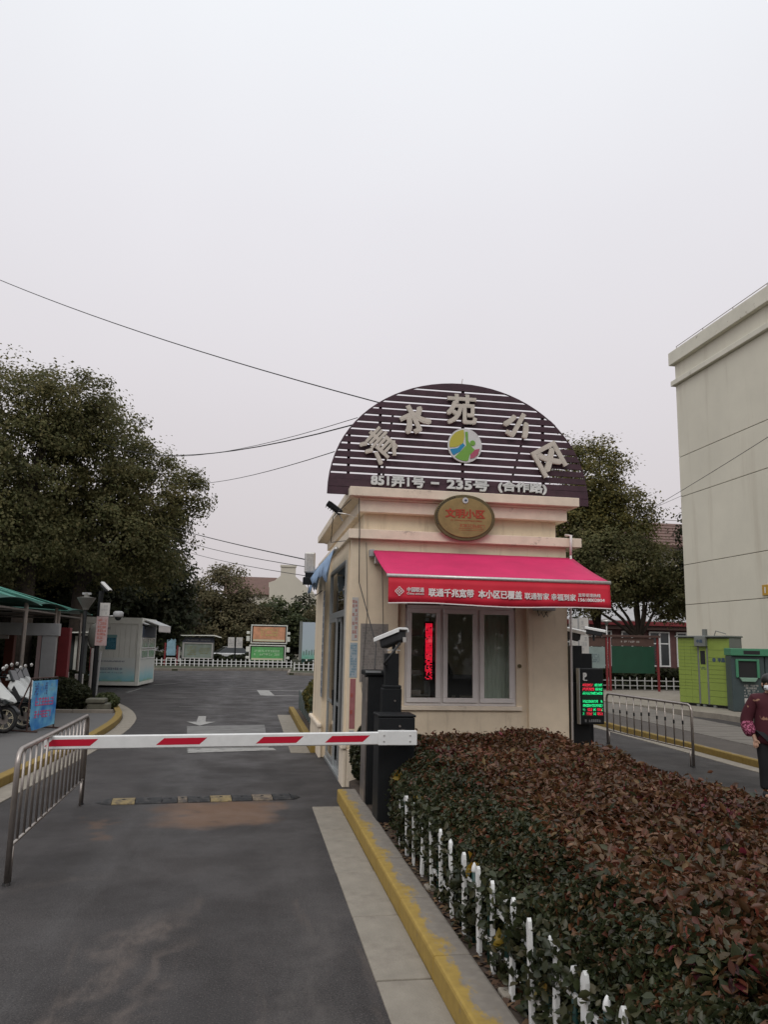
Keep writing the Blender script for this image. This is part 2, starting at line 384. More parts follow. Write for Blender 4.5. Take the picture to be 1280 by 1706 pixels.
def embolden(me, r, k=8):
    if r <= 0: return me
    n = len(me.vertices); a = np.empty(n*3, 'f'); me.vertices.foreach_get('co', a); a = a.reshape(-1, 3)
    fs = [tuple(p.vertices) for p in me.polygons]; V = [a]; F = list(fs)
    for i in range(k):
        t = 2*math.pi*i/k; mxc = max(abs(math.cos(t)), abs(math.sin(t)))*1.12; b = a+np.array([r*math.cos(t)/mxc, r*math.sin(t)/mxc, -.0004*(i+1)]); V.append(b)
        F += [tuple(v+n*(i+1) for v in f) for f in fs]
    m2 = bpy.data.meshes.new('lettering'); m2.from_pydata(np.concatenate(V).tolist(), [], F)
    for q in me.materials: m2.materials.append(q)
    m2.update(); return m2
def text(name, body, parent, loc, w=None, h=None, depth=.004, bold=0., m_=None, rot=(R(90), 0, 0), roll=0, size=1.0):
    me = fit_text(text_mesh(body, size, extrude=depth, offset=0, m_=m_), w-2*bold, h-2*bold); me = embolden(me, bold)
    o = link(name, me, parent, loc)
    o.rotation_euler = (Euler(rot).to_matrix() @ Matrix.Rotation(roll, 3, 'Z')).to_euler()
    return o

def glyph_rows(mb, x0, x1, z0, z1, rows, y, seed=0, th=.004, fill=.75, dens=.8):
    """rows of small strokes that stand for print too small to read, on the plane y (facing -y)"""
    r = random.Random(seed); rh = (z1-z0)/rows
    for i in range(rows):
        zc = z1-(i+.5)*rh; h = rh*fill*.5; x = x0
        while x < x1-h:
            gw = h*1.6
            if r.random() < dens:
                for k in range(3):
                    if r.random() < .8: mb.box(x, x+gw*.85, y-th, y, zc+h*(-.8+k*.7)-h*.12, zc+h*(-.8+k*.7)+h*.12)
                xx = x+gw*r.choice((.1, .4, .7)); mb.box(xx, xx+gw*.13, y-th*1.2, y, zc-h*.9, zc+h*.9)
            x += gw
    return mb

# leaves: numpy builder -------------------------------------------------------
def leaf_mesh(name, P, size, mats, seed=0, up=.35, elong=1.6, out=None, fine=False):
    """P: Nx3 centres. Each leaf a folded blade (an island of its own)."""
    g = np.random.default_rng(seed); n = len(P)
    nrm = g.normal(size=(n, 3)); 
    if out is not None: nrm = nrm*.55 + out*.9
    nrm[:, 2] += up*2
    nrm /= np.linalg.norm(nrm, axis=1)[:, None]
    a = g.normal(size=(n, 3)); a -= nrm*(a*nrm).sum(1)[:, None]; a /= np.linalg.norm(a, axis=1)[:, None]
    b = np.cross(nrm, a); s = size*(.65+.7*g.random(n))[:, None] if np.isscalar(size) else size[:, None]
    L_ = a*s*elong*.5; W_ = b*s*.5; F = nrm*s*.16
    if fine:
        V = np.stack([P-L_, P-L_*.25+W_*.85+F, P+L_*.35+W_*.75+F, P+L_-F*.6, P+L_*.35-W_*.75+F, P-L_*.25-W_*.85+F], 1).reshape(-1, 3)
        i = np.arange(n)[:, None]*6
        Fc = np.concatenate([i+np.array([[0, 1, 2, 3]]), i+np.array([[0, 3, 4, 5]])], 1).reshape(-1, 4)
    else:
        V = np.stack([P-L_, P+W_+F, P+L_, P-W_+F], 1).reshape(-1, 3)
        i = np.arange(n)[:, None]*4
        Fc = (i+np.array([[0, 1, 2, 0, 2, 3]])).reshape(-1, 3)
    me = bpy.data.meshes.new(name); k = Fc.shape[1]; nf = len(Fc)
    me.vertices.add(len(V)); me.vertices.foreach_set('co', V.astype('f').ravel())
    me.loops.add(nf*k); me.loops.foreach_set('vertex_index', Fc.astype('i').ravel())
    me.polygons.add(nf); me.polygons.foreach_set('loop_start', np.arange(0, nf*k, k, dtype='i'))
    try: me.polygons.foreach_set('loop_total', np.full(nf, k, dtype='i'))
    except Exception: pass
    for q in (mats if isinstance(mats, (list, tuple)) else [mats]): me.materials.append(q)
    me.update(calc_edges=True); me.validate()
    return me
def crown_points(ells, per, seed, clump=.55, spread=.30, inner=.45, frac=1.0):
    """leaves gathered in sprays on and inside each ellipsoid"""
    g = np.random.default_rng(seed); out = []; outd = []
    for c, r in ells:
        r = np.array(r, float); area = ((r[0]*r[1])**1.6+(r[0]*r[2])**1.6+(r[1]*r[2])**1.6)/3
        area = 4*math.pi*area**(1/1.6)
        nc = max(6, int(area/(clump*clump)*1.1*frac))
        d = g.normal(size=(nc, 3)); d /= np.linalg.norm(d, axis=1)[:, None]
        rad = np.where(g.random(nc) < .72, 1+.10*g.normal(size=nc), inner+(1-inner)*g.random(nc))
        cc = np.array(c)+d*r*rad[:, None]
        npc = max(4, int(per*(.4)))
        k = g.integers(int(per*.5), int(per*1.5)+1, nc)
        idx = np.repeat(np.arange(nc), k)
        cs = spread*(.55+.9*g.random(nc))
        off = np.clip(g.normal(size=(len(idx), 3)), -1.7, 1.7)*cs[idx][:, None]; off[:, 2] *= .6
        out.append(cc[idx]+off); outd.append(d[idx]*.8+off/np.maximum(cs[idx][:, None], .01)*.3)
    return np.concatenate(out), np.concatenate(outd)
def foliage_mat(name, cols, rough=.65, scale=.5, trans=.35, gold=None):
    M = mat(name, cols[0], rough, isl=cols, noise=(scale, .5), stain=gold)
    t = M.node_tree; b = t.nodes['Principled BSDF']; b.inputs['Specular IOR Level'].default_value = .35
    if trans:
        tr = t.nodes.new('ShaderNodeBsdfTranslucent'); mi = t.nodes.new('ShaderNodeMixShader'); mi.inputs[0].default_value = trans
        t.links.new(b.inputs['Base Color'].links[0].from_socket, tr.inputs[0]); t.links.new(b.outputs[0], mi.inputs[1]); t.links.new(tr.outputs[0], mi.inputs[2])
        t.links.new(mi.outputs[0], t.nodes['Material Output'].inputs['Surface'])
    return M
F_camphor = foliage_mat('camphor_leaves', [(.085, .098, .036), (.140, .142, .056), (.185, .170, .070), (.105, .118, .046), (.22, .188, .082), (.078, .092, .038)], .7, .35, .48, (.33, (.26, .20, .075), .52, .80, (1, 1, 1)))
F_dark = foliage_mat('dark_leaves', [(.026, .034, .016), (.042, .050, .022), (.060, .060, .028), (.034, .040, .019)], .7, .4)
F_olive = foliage_mat('olive_leaves', [(.115, .100, .048), (.175, .145, .070), (.085, .086, .040), (.21, .170, .088)], .7, .3)
F_green = foliage_mat('green_leaves', [(.055, .078, .032), (.088, .108, .045), (.115, .122, .052), (.042, .060, .026)], .7, .4)
F_autumn = foliage_mat('yellowing_leaves', [(.080, .085, .024), (.165, .140, .038), (.065, .072, .022), (.24, .19, .05)], .7, .4)
F_hedge = foliage_mat('reddish_hedge_leaves', [(0.026, 0.016, 0.007), (0.096, 0.041, 0.018), (0.141, 0.056, 0.025), (0.060, 0.028, 0.013), (0.176, 0.080, 0.038), (0.111, 0.070, 0.029), (0.082, 0.022, 0.013), (0.222, 0.122, 0.066), (0.045, 0.038, 0.013), (0.156, 0.037, 0.022), (0.151, 0.102, 0.035)], .40, 1.2, .22)
F_hedge2 = foliage_mat('maroon_hedge_leaves', [(.050, .010, .014), (.10, .016, .022), (.20, .03, .045), (.045, .014, .014), (.13, .055, .035)], .42, 2)
F_euon = foliage_mat('dark_green_hedge_leaves', [(.018, .026, .011), (.040, .050, .019), (.028, .036, .014), (.070, .070, .030), (.022, .030, .012), (.095, .080, .038)], .42, 2, .2)
F_yel = foliage_mat('yellow_hedge_leaves', [(.30, .16, .02), (.36, .24, .03), (.16, .13, .03)], .45, 3)

# ================================================================== THE SETTING
g_ = MB(); g_.quad((-300, -200, 0), (300, -200, 0), (300, 500, 0), (-300, 500, 0)); o = g_.build('road', M_asph); tag(o, kind='structure')
M_far = mat('earth', (.07, .06, .045), .95, noise=(.4, .3))
M_pave = mat('grey_paving', (.115, .11, .105), .85, noise=(1.5, .2), bump=(60, .3), stain=(1.5, (.06, .055, .05), .5, .8, (1, 1, 1)))
M_pave2 = mat('pale_paving', (.165, .148, .128), .85, noise=(2, .2), bump=(50, .3))
M_browna = mat('brown_paving', (.078, .066, .057), .9, noise=(2, .2), bump=(70, .3))
def ground(name, pts, z0, z1, m_):
    o = MB().prism(pts, z0, z1, 'z').build(name, m_); return tag(o, kind='structure')
# strip of gutter slabs and the yellow kerb, right edge of the lane, each piece its own
def pieces(parent, name, mats, x0, x1, joints, z0, z1, gap=.006, slant=0., bev=.008, jit=.002, zj=.003):
    for a, b in zip(joints[:-1], joints[1:]):
        ln = abs(b-a)-gap; y0 = min(a, b)+gap/2
        o = MB().box(0, x1-x0, 0, ln, 0, z1-z0).build(name, mats, parent, bevel=bev)
        o.location = (x0+rnd.uniform(-jit, jit), y0, z0+rnd.uniform(-zj, zj)); o.rotation_euler = (0, rnd.uniform(-.006, .006), rnd.uniform(-.002, .002))
J = [10.12, 9.56, 8.42, 7.28, 6.14, 5.02, 3.9, 2.78, 1.66, .54, -.6]
gut = tag(thing('gutter', None, None), kind='structure')
pieces(gut, 'slab', M_slab, .83, 1.175, J, -.05, .012)
gut2 = tag(thing('gutter', None, None), kind='structure')
pieces(gut2, 'slab', M_slab, .80, 1.16, [22.6, 21.5, 20.4, 19.3, 18.2, 17.1, 16.0, 14.95], -.05, .012)
kb = tag(thing('kerb', None, None), kind='structure')
pieces(kb, 'kerb_stone', M_kerby, 1.18, 1.42, [10.5, 9.4, 8.3, 7.2, 6.1, 5.0, 3.9, 2.8, 1.7, .6, -.5], -.05, .15, bev=.02)
kb2 = tag(thing('kerb', None, None), kind='structure')
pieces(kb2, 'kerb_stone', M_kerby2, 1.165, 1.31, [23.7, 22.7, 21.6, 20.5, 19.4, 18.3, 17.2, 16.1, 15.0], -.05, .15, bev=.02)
ground('planting_bed', [(1.41, -1), (6.1, -1), (6.1, 11.3), (4.9, 11.48), (1.6, 11.48), (1.42, 11.2), (1.39, 10.5)], -.02, .125, M_soil)
ground('planting_bed', [(1.315, 15.8), (4.6, 16.35), (4.6, 23.4), (1.8, 23.6), (1.315, 23.2)], -.02, .12, M_soil)
kb5 = tag(thing('kerb', None, None), kind='structure')
pieces(kb5, 'kerb_stone', M_kerbc, 6.1, 6.25, [12.6, 11.5, 10.4, 9.3, 8.2, 7.1, 6.0, 4.9, 3.8, 2.7, 1.6, .5], -.05, .15, bev=.015)
ground('booth_forecourt', [(4.8, 11.48), (6.1, 11.30), (6.1, 12.9), (6.0, 17.5), (4.8, 17.5)], -.02, .10, M_slab)

# left kerb curves away beyond the crowd barrier
def along(parent, name, mats, path, width, z0, z1, seg=1.0, side=1, bev=.015, gap=.006):
    """kerb stones laid along a path of (x,y); width measured to the left (side=1) of the direction"""
    P = [Vector((x, y, 0)) for x, y in path]; S = [0]
    for a, b in zip(P[:-1], P[1:]): S.append(S[-1]+(b-a).length)
    def at(s):
        for i in range(len(P)-1):
            if s <= S[i+1] or i == len(P)-2: return P[i].lerp(P[i+1], (s-S[i])/(S[i+1]-S[i]))
    n = max(1, round(S[-1]/seg))
    for i in range(n):
        a, b = at(S[-1]*i/n), at(S[-1]*(i+1)/n); d = (b-a); l = d.length-gap
        o = MB().box(0, width, 0, l, 0, z1-z0)
        o = o.build(name, mats, parent, bevel=bev)
        ang = math.atan2(d.y, d.x)-math.pi/2
        if side == 1:
            # mirror so that local +x runs away from the road (to the left)
            o.scale = (-1, 1, 1)
        o.rotation_euler = (0, 0, ang); o.location = (a.x, a.y, z0+rnd.uniform(-.003, .003))
LP = [(-3.55, 6.0), (-3.30, 10.4), (-3.12, 13.8), (-2.98, 17.2), (-3.02, 19.6), (-3.20, 21.6), (-3.65, 23.8), (-4.35, 26.2), (-5.3, 28.3), (-6.6, 30.2)]
kb3 = tag(thing('kerb', None, None), kind='structure')
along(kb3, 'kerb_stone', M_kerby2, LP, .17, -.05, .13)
gut3 = tag(thing('gutter', None, None), kind='structure')
def off(path, d):
    out = []
    for i, (x, y) in enumerate(path):
        a = path[max(i-1, 0)]; b = path[min(i+1, len(path)-1)]; t = Vector((b[0]-a[0], b[1]-a[1], 0)).normalized()
        out.append((x+t.y*d, y-t.x*d))
    return out
along(gut3, 'slab', M_slab, off(LP, .36), .345, -.05, .012, 1.1, bev=.005)
ground('pavement', [(x-.17, y) for x, y in LP[:6]] + [(-14, 21.6), (-14, 3), (-3.8, 3)], -.02, .115, M_pave)
ground('planting_bed', [(x-.19, y) for x, y in LP[5:]] + [(-14, 30.2), (-14, 21.65), (-3.5, 21.65)], -.02, .10, M_soil)
# cross edge of paving in front of the bed
edge = tag(thing('kerb', None, None), kind='structure')
for i in range(8): 
    o = MB().box(0, .99, 0, .12, 0, .2).build('kerb_stone', M_kerbc, edge, bevel=.01); o.location = (-4.45-i, 21.55, 0)

# right side: kerb, brown paving, pale crossing band, road, locker pad
RP = [(8.70, 8.5), (8.84, 12.9), (8.95, 15.0), (9.15, 20.4), (9.4, 26), (9.9, 34)]
kb4 = tag(thing('kerb', None, None), kind='structure')
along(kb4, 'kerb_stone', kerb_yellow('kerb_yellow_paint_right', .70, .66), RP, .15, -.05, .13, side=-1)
gut4 = tag(thing('gutter', None, None), kind='structure')
along(gut4, 'slab', M_slab, off(RP, -.30), .29, -.05, .012, 1.1, side=-1, bev=.005)
ground('pavement', [(8.87, 8.5), (9.0, 12.9), (9.1, 15.0), (9.30, 20.4), (9.55, 26), (10.05, 34), (11.9, 34), (11.0, 26), (10.35, 18), (10.0, 12), (10.0, 8.5)], -.02, .11, M_browna)
band = ground('pavement', [(10.0, 8.5), (10.0, 12), (10.35, 18), (11.0, 26), (11.9, 34), (14.2, 34), (12.9, 24), (12.2, 19.5), (11.9, 12), (11.9, 8.5)], -.02, .114, M_pave2)
for i in range(26):                                   # paving setts of the crossing band that the photo still tells apart
    y = 10+i*.55; xa = 10.04+max(0, y-12)*.055; xb = 11.86+max(0, y-12)*.075
    o = MB().box(xa, xb, y, y+.50, .10, .124+rnd.uniform(0, .003)).build('paver', M_pave2, band, bevel=.004)
ground('pavement', [(14.0, 8), (13.9, 22), (12.6, 27.0), (12.9, 34.5), (25, 34.5), (25, 8)], -.02, .16, M_slab)
ground('planting_bed', [(13, 34.7), (13.5, 50), (34, 50), (34, 34.7)], -.02, .12, M_far)
# far side of the yard
ground('planting_bed', [(-9, 55.6), (-5, 54.4), (1.2, 57.6), (2.9, 57.4), (2.4, 50.2), (9, 48.6), (20, 49), (30, 60), (30, 140), (-60, 140), (-60, 57)], -.02, .13, mat('grassy_soil', (.052, .055, .028), .95, noise=(1.2, .4), bump=(15, .8)))
kf = tag(thing('kerb', None, None), kind='structure')
along(kf, 'kerb_stone', M_kerbc, [(-9, 55.45), (-5, 54.25), (1.2, 57.45), (2.75, 57.25), (2.25, 50.05), (9, 48.45)], .15, -.05, .16, 1.2, side=1)

# painted markings
M_mark = mat('worn_road_paint', (.34, .33, .31), .8, noise=(6, .25), stain=(5, (.09, .085, .08), .50, .70, (1, 1, 1)))
M_mark2 = mat('faded_road_paint', (.20, .195, .185), .85, noise=(4, .25), stain=(3.5, (.09, .085, .08), .45, .66, (.5, 2.5, 1)))
def mark(name, pts, m_=M_mark, z=.004):
    o = MB().quad(*[(x, y, z) for x, y in pts]).build(name, m_); return tag(o, kind='structure')
mark('road_marking', [(-1.07, 15.15), (.42, 15.25), (.40, 19.95), (-1.42, 19.55)], M_mark2)
mark('road_marking', [(-1.05, 14.95), (.55, 15.30), (.50, 15.62), (-1.07, 15.55)], M_mark, .008)
# arrow pointing at the camera
mark('road_marking', [(-1.32, 22.1), (-1.12, 22.1), (-1.05, 20.6), (-.80, 20.6), (-1.14, 19.65), (-1.52, 20.6), (-1.27, 20.6)], M_mark, .008)
# parking bay outline
def line(x0, y0, x1, y1, wd=.12, m_=M_mark):
    d = Vector((x1-x0, y1-y0, 0)).normalized(); n = Vector((-d.y, d.x, 0))*wd/2
    mark('road_marking', [(x0-n.x, y0-n.y), (x1-n.x, y1-n.y), (x1+n.x, y1+n.y), (x0+n.x, y0+n.y)], m_)
line(.42, 33.95, 6.5, 33.6, .22); line(.50, 30.7, 6.5, 30.4, .22); mark('road_marking', [(.30, 33.95), (.42, 30.7), (.95, 30.68), (.80, 33.93)], M_mark, .008)
line(-2.9, 29.2, -2.2, 29.25, .12, M_mark2); line(-2.1, 25.2, -1.1, 25.3, .12, M_mark2); line(-4.3, 37.2, -3.4, 38.6, .15, M_mark); line(-4.6, 31.6, -4.45, 34.3, .12, M_mark2)

# ================================================================== THE GATE BOOTH
BX0, BX1, BY0, BY1 = 1.395, 4.78, 11.5, 16.3
booth = thing('gate_booth', 'small cream gatehouse with stepped cornice, white front windows and a side sliding door', 'gatehouse', (0, 0, 0))
wb = MB()
# front wall round the window recess (opening 2.25..3.98 x 1.12..2.86) with raised corner pilasters
wb.box(BX0+.02, 2.25, 11.58, 11.74, 0, 3.55).box(3.98, BX1-.02, 11.58, 11.74, 0, 3.55)
wb.box(2.25, 3.98, 11.58, 11.74, 0, 1.12).box(2.25, 3.98, 11.58, 11.74, 2.90, 3.55)
# right, back, left walls
wb.box(BX1-.18, BX1, 11.74, BY1, 0, 3.55).box(BX0, BX1, BY1-.18, BY1, 0, 3.55)
wb.box(BX0, BX0+.16, 14.32, BY1-.18, 0, 3.55)
wb.box(BX0, BX0+.16, 11.74, 14.32, 3.28, 3.55).box(BX0, BX0+.16, 11.74, 11.93, 0, 3.28)
wb.build('wall', M_cream, booth)
for (a, b) in ((BX0, 2.13), (4.15, BX1)):
    MB().box(a, b, 11.50, 11.58, .0, 3.55).build('pilaster', M_cream, booth, bevel=.006)
# frames that step inside the recess
MB().box(2.13, 4.15, 11.50, 11.58, 2.98, 3.55).build('lintel_panel', M_cream, booth, bevel=.004)
MB().box(2.16, 4.06, 11.54, 11.60, 1.06, 1.12).build('window_sill', M_creamtrim, booth, bevel=.006)
# side pillars at the far end of the door wall
MB().box(1.285, 1.395, 14.42, 16.35, 0, 3.55).build('pilaster', M_cream, booth, bevel=.006)
for (y0, y1, x0, x1) in ((14.36, 16.45, 1.255, 1.30), (11.44, 11.94, 1.35, 1.40)):
    MB().box(x0, x1, y0, y1, 0, .52).build('plinth', M_creamtrim, booth, bevel=.01)
    MB().box(x0-.035, x1, y0-.03, y1+.02, .52, .59).build('plinth_cap', M_creamtrim, booth, bevel=.02)
for xa, xb in ((1.40, 1.95), (4.3, 4.83)): B('plinth', M_creamtrim, booth, xa, xb, 11.45, 11.50, 0, .52, bevel=.01)
MB().box(BX0-.01, 4.2, 14.32, 14.36, 0, .05).build('doorstep', M_slab, booth)
B('floor', M_slab, booth, BX0+.16, BX1-.18, 11.74, BY1-.18, 0.03, .12)
# cornice courses
B('cornice', M_creamtrim, booth, 1.345, 5.0, 11.40, 16.9, 3.55, 3.69, bevel=.006)
B('frieze', M_cream, booth, 1.60, 4.66, 11.62, 16.5, 3.69, 3.965)
B('cornice', M_creamtrim, booth, 1.51, 4.80, 11.48, 16.7, 3.965, 4.145, bevel=.006)
B('cornice', M_creamtrim, booth, 1.34, 4.96, 11.36, 17.2, 4.185, 4.325, bevel=.008)
MB().prism([(1.515, 4.145), (4.795, 4.145), (4.92, 4.185), (1.38, 4.185)], 11.45, 17.0).build('soffit', M_cream, booth)
B('ceiling', M_int, booth, BX0+.16, BX1-.18, 11.74, BY1-.18, 3.40, 3.54)
B('inner_wall', M_int, booth, BX0+.30, BX1-.185, BY1-.26, BY1-.185, .12, 3.4)
# front window: outer frame, three sashes and a transom row hidden by the awning
WF = 11.60
fr = MB()
fr.box(2.25, 3.98, WF, WF+.07, 1.12, 1.165).box(2.25, 3.98, WF, WF+.07, 2.55, 2.60).box(2.25, 3.98, WF, WF+.07, 2.86, 2.90)
fr.box(2.25, 2.285, WF, WF+.07, 1.165, 2.86).box(3.945, 3.98, WF, WF+.07, 1.165, 2.86)
for x in (2.82, 3.39): fr.box(x-.018, x+.018, WF+.002, WF+.068, 1.165, 2.86)
win = fr.build('window', M_upvc, booth, bevel=.004)
for i, (x0, x1) in enumerate(((2.287, 2.80), (2.842, 3.37), (3.412, 3.943))):
    s = MB(); y0 = WF-.022; y1 = WF+.03; t = .068
    s.box(x0, x1, y0, y1, 1.168, 1.168+t).box(x0, x1, y0, y1, 2.548-t, 2.548).box(x0, x0+t, y0, y1, 1.168+t, 2.548-t).box(x1-t, x1, y0, y1, 1.168+t, 2.548-t)
    s.build('sash', M_upvc, win, bevel=.006)
    B('pane', M_glass, win, x0+t-.005, x1-t+.005, WF+.002, WF+.008, 1.168+t-.005, 2.548-t+.005)
    B('pane', M_glass, win, x0+.01, x1-.01, WF+.03, WF+.036, 2.60, 2.86)
# sliding door on the lane side
df = MB(); dx0, dx1 = 1.37, 1.45
df.box(dx0, dx1, 11.93, 11.99, .02, 3.28).box(dx0, dx1, 14.26, 14.32, .02, 3.28).box(dx0, dx1, 11.99, 14.26, 2.42, 2.52).box(dx0, dx1, 11.99, 14.26, 3.22, 3.28).box(dx0-.02, dx1, 11.93, 14.32, 0, .05)
door = df.build('door', M_alu, booth, bevel=.004)
def leaf(x, y0, y1):
    s = MB(); t = .06
    s.box(x, x+.035, y0, y1, .05, .05+t*1.5).box(x, x+.035, y0, y1, 2.42-t, 2.42).box(x, x+.035, y0, y0+t, .14, 2.36).box(x, x+.035, y1-t, y1, .14, 2.36).box(x, x+.035, y0+t, y1-t, 1.0, 1.05)
    s.build('leaf', M_alu, door, bevel=.003)
    B('pane', M_glass, door, x+.014, x+.02, y0+t-.005, y1-t+.005, .135, 2.365)
leaf(1.375, 13.10, 14.26); leaf(1.412, 12.75, 13.95)
B('pane', M_glass, door, 1.40, 1.406, 11.99, 14.26, 2.52, 3.22)
B('handle', M_black, door, 1.345, 1.375, 13.14, 13.17, 1.0, 1.25, bevel=.004)
# inside: desk, chair, shelves, curtain
desk = thing('desk', 'dark desk just inside the booth front window', 'desk', (3.1, 12.05, .12))
B('desk_top', M_brown, desk, -.85, .85, -.25, .35, .98, 1.02); B('desk_front', M_brown, desk, -.83, .83, .28, .31, 0, .98)
mon = thing('monitor', 'black monitor on the desk behind the middle window', 'monitor', (3.22, 12.15, 1.14))
B('screen', M_blackm, mon, -.24, .24, 0, .03, .10, .42, bevel=.005); B('stand', M_blackm, mon, -.03, .03, .01, .04, 0, .1); B('foot', M_blackm, mon, -.1, .1, -.05, .1, 0, .012)
ch = thing('office_chair', 'dark office chair back seen through the middle window', 'chair', (3.05, 12.7, .12))
MB().prism([(-.22, 1.05), (.22, 1.05), (.25, 1.4), (.16, 1.62), (-.16, 1.62), (-.25, 1.4)], 0, .06).build('backrest', M_blackm, ch, bevel=.02)
B('seat', M_blackm, ch, -.24, .24, -.45, 0, .78, .85, bevel=.02); MB().tube([(0, -.2, .02), (0, -.2, .8)], .03).build('post', M_blackm, ch); B('seat_base', M_blackm, ch, -.25, .25, -.25, -.15, 0, .04)
cur = MB()
for i in range(26):
    x = 3.42+i*.02; y = 11.80+.02*math.sin(i*1.9); y2 = 11.80+.02*math.sin((i+1)*1.9)
    cur.quad((x, y, 1.16), (x+.02, y2, 1.16), (x+.02, y2, 2.56), (x, y, 2.56))
c_ = cur.build('curtain', mat('pale_curtain', (.74, .78, .68), .9), None, smooth=True); tag(c_, 'pale greenish curtain behind the right-hand booth window', 'curtain')
sh = thing('shelf_unit', 'grey steel shelf with papers behind the left booth window', 'shelf', (2.46, 12.02, .12))
for z in (1.12, 1.42, 1.72, 2.02): B('shelf', M_grey, sh, -.25, .25, -.1, .2, z, z+.02); B('paper_stack', M_paper, sh, -.2, .12, -.08, .15, z+.02, z+.09)
for x in (-.26, .24): B('side', M_grey, sh, x, x+.02, -.1, .2, 0, 2.3)
# glowing red dots added behind the left pane, standing in for a reflection
led = thing('led_panel', 'glowing red column standing in for an LED reflection in the left booth window', 'LED sign', (2.655, 11.72, 1.50))
B('case', M_blackm, led, -.07, .07, .012, .05, -.02, .86)
M_ledr = mat('led_reflection_red', (.4, 0, .01), emit=(1, .015, .05), estr=1.15)
q = MB()
for i in range(44):
    for k in range(6):
        if rnd.random() < (.95 if i > 20 else .30+.03*i): q.box(-.055+k*.018, -.043+k*.018, 0, .012, i*.019, i*.019+.012)
q.build('reflection_dots', M_ledr, led)
# notices on the front pier
def notice(name, label, x0, x1, z0, z1, y, m_, seed, rows=10, ink=M_ink, cat='notice', dens=.7, margin=.08, head=None):
    t = thing(name, label, cat, ((x0+x1)/2, y, z0)); hw = (x1-x0)/2; h = z1-z0
    B('sheet', m_, t, -hw, hw, -.006, 0, 0, h)
    q = glyph_rows(MB(), -hw*(1-margin*2), hw*(1-margin*2), h*margin*.6, h*(1-margin*.6), rows, -.006, seed, th=.002, dens=dens)
    if q.v: q.build('print', ink, t)
    return t
M_plaq = mat('grey_notice', (.30, .275, .25), .35, .2, noise=(5, .1)); M_inkg = mat('grey_ink', (.17, .155, .145), .6)
notice('wall_notice', 'large grey engraved notice board on the booth pier beside the window', 1.57, 1.98, 1.46, 2.30, 11.50, M_plaq, 3, 20, M_inkg)
notice('wall_notice', 'narrow paper with red writing, topmost on the booth corner', 1.435, 1.53, 2.05, 2.68, 11.50, M_paper, 4, 9, M_redpr)
notice('wall_notice', 'pale blue notice at mid height on the booth corner', 1.42, 1.53, 1.52, 2.02, 11.50, mat('pale_blue_paper', (.36, .42, .45), .8, noise=(8, .15)), 5, 12, mat('blue_print', (.07, .2, .28), .7))
notice('wall_notice', 'faded red paper strip low on the booth corner', 1.435, 1.515, .80, 1.50, 11.50, mat('faded_red_paper', (.34, .13, .13), .85, noise=(7, .25)), 6, 8, M_redpr, dens=.5)
notice('wall_notice', 'small black and white paper scrap below the faded red strip', 1.44, 1.51, .60, .78, 11.50, M_paper, 8, 3, M_ink)
bar = thing('wall_notice', 'tall grey strip notice on the side pillar beyond the sliding door', 'notice', (1.285, 14.6, 1.05), R(-90))
B('sheet', mat('grey_strip', (.30, .31, .32), .6, noise=(4, .15)), bar, -.0, .28, -.008, 0, 0, 1.9); 
q = glyph_rows(MB(), .03, .24, .05, 1.85, 14, -.008, 9, th=.002); q.build('print', M_ink, bar)

# awning over the window
aw = thing('awning', 'magenta retractable awning with a red lettered valance over the booth window', 'awning', (0, 0, 0))
tube_ = MB().tube([(1.71, 11.42, 3.34), (4.84, 11.42, 3.34)], .042, 12).build('roller', M_galv, aw, smooth=True)
n = 24; fab = MB()
for i in range(n):
    for j in range(8):
        def P(i, j):
            u = i/n; v = j/8; x = (1.71+.02*v)+u*((4.84+.03*v)-(1.71+.02*v)); y = 11.40-1.20*v; z = 3.375-.455*v-.02*math.sin(math.pi*v)-.004*math.sin(u*19)*math.sin(math.pi*v)
            return (x, y, z)
        fab.quad(P(i, j), P(i+1, j), P(i+1, j+1), P(i, j+1))
f_ = fab.build('canopy', M_magenta, aw, smooth=True)
sol = f_.modifiers.new('t', 'SOLIDIFY'); sol.thickness = .004
MB().tube([(1.725, 10.19, 2.905), (4.88, 10.19, 2.905)], .026, 10).build('front_bar', M_galv, aw, smooth=True)
val = MB()
for i in range(60):
    def V(i, v):
        u = i/60; x = 1.745+u*3.12; y = 10.185+.012*math.sin(u*23+1)*v+.008*math.sin(u*51)*v - .02*v; z = 2.885-(.335-.012*math.sin(u*9))*v; return (x, y, z)
    for j in range(4): val.quad(V(i, j/4), V(i+1, j/4), V(i+1, (j+1)/4), V(i, (j+1)/4))
v_ = val.build('valance', M_redfab, aw, smooth=True); s2 = v_.modifiers.new('t', 'SOLIDIFY'); s2.thickness = .003
hem = MB()
for i in range(60):
    def V2(i, d):
        u = i/60; return (1.745+u*3.12, 10.181+.012*math.sin(u*23+1)+.008*math.sin(u*51)-.02, 2.885-(.335-.012*math.sin(u*9))-d)
    hem.quad(V2(i, 0), V2(i+1, 0), V2(i+1, .014), V2(i, .014))
hm = hem.build('hem', M_printw, aw); s3 = hm.modifiers.new('t', 'SOLIDIFY'); s3.thickness = .004
# folding arms
for x, s in ((1.80, 1), (4.70, -1)):
    MB().tube([(x, 11.40, 3.24), (x+.55*s, 10.85, 3.06), (x+.05*s, 10.21, 2.88)], .018, 8).build('arm', M_galv, aw, smooth=True)
    B('bracket', M_galv, aw, x-.06, x+.06, 11.38, 11.5, 3.18, 3.30, bevel=.01)
B('crank_box', M_grey, aw, 1.66, 1.73, 11.36, 11.48, 3.28, 3.39, bevel=.01)
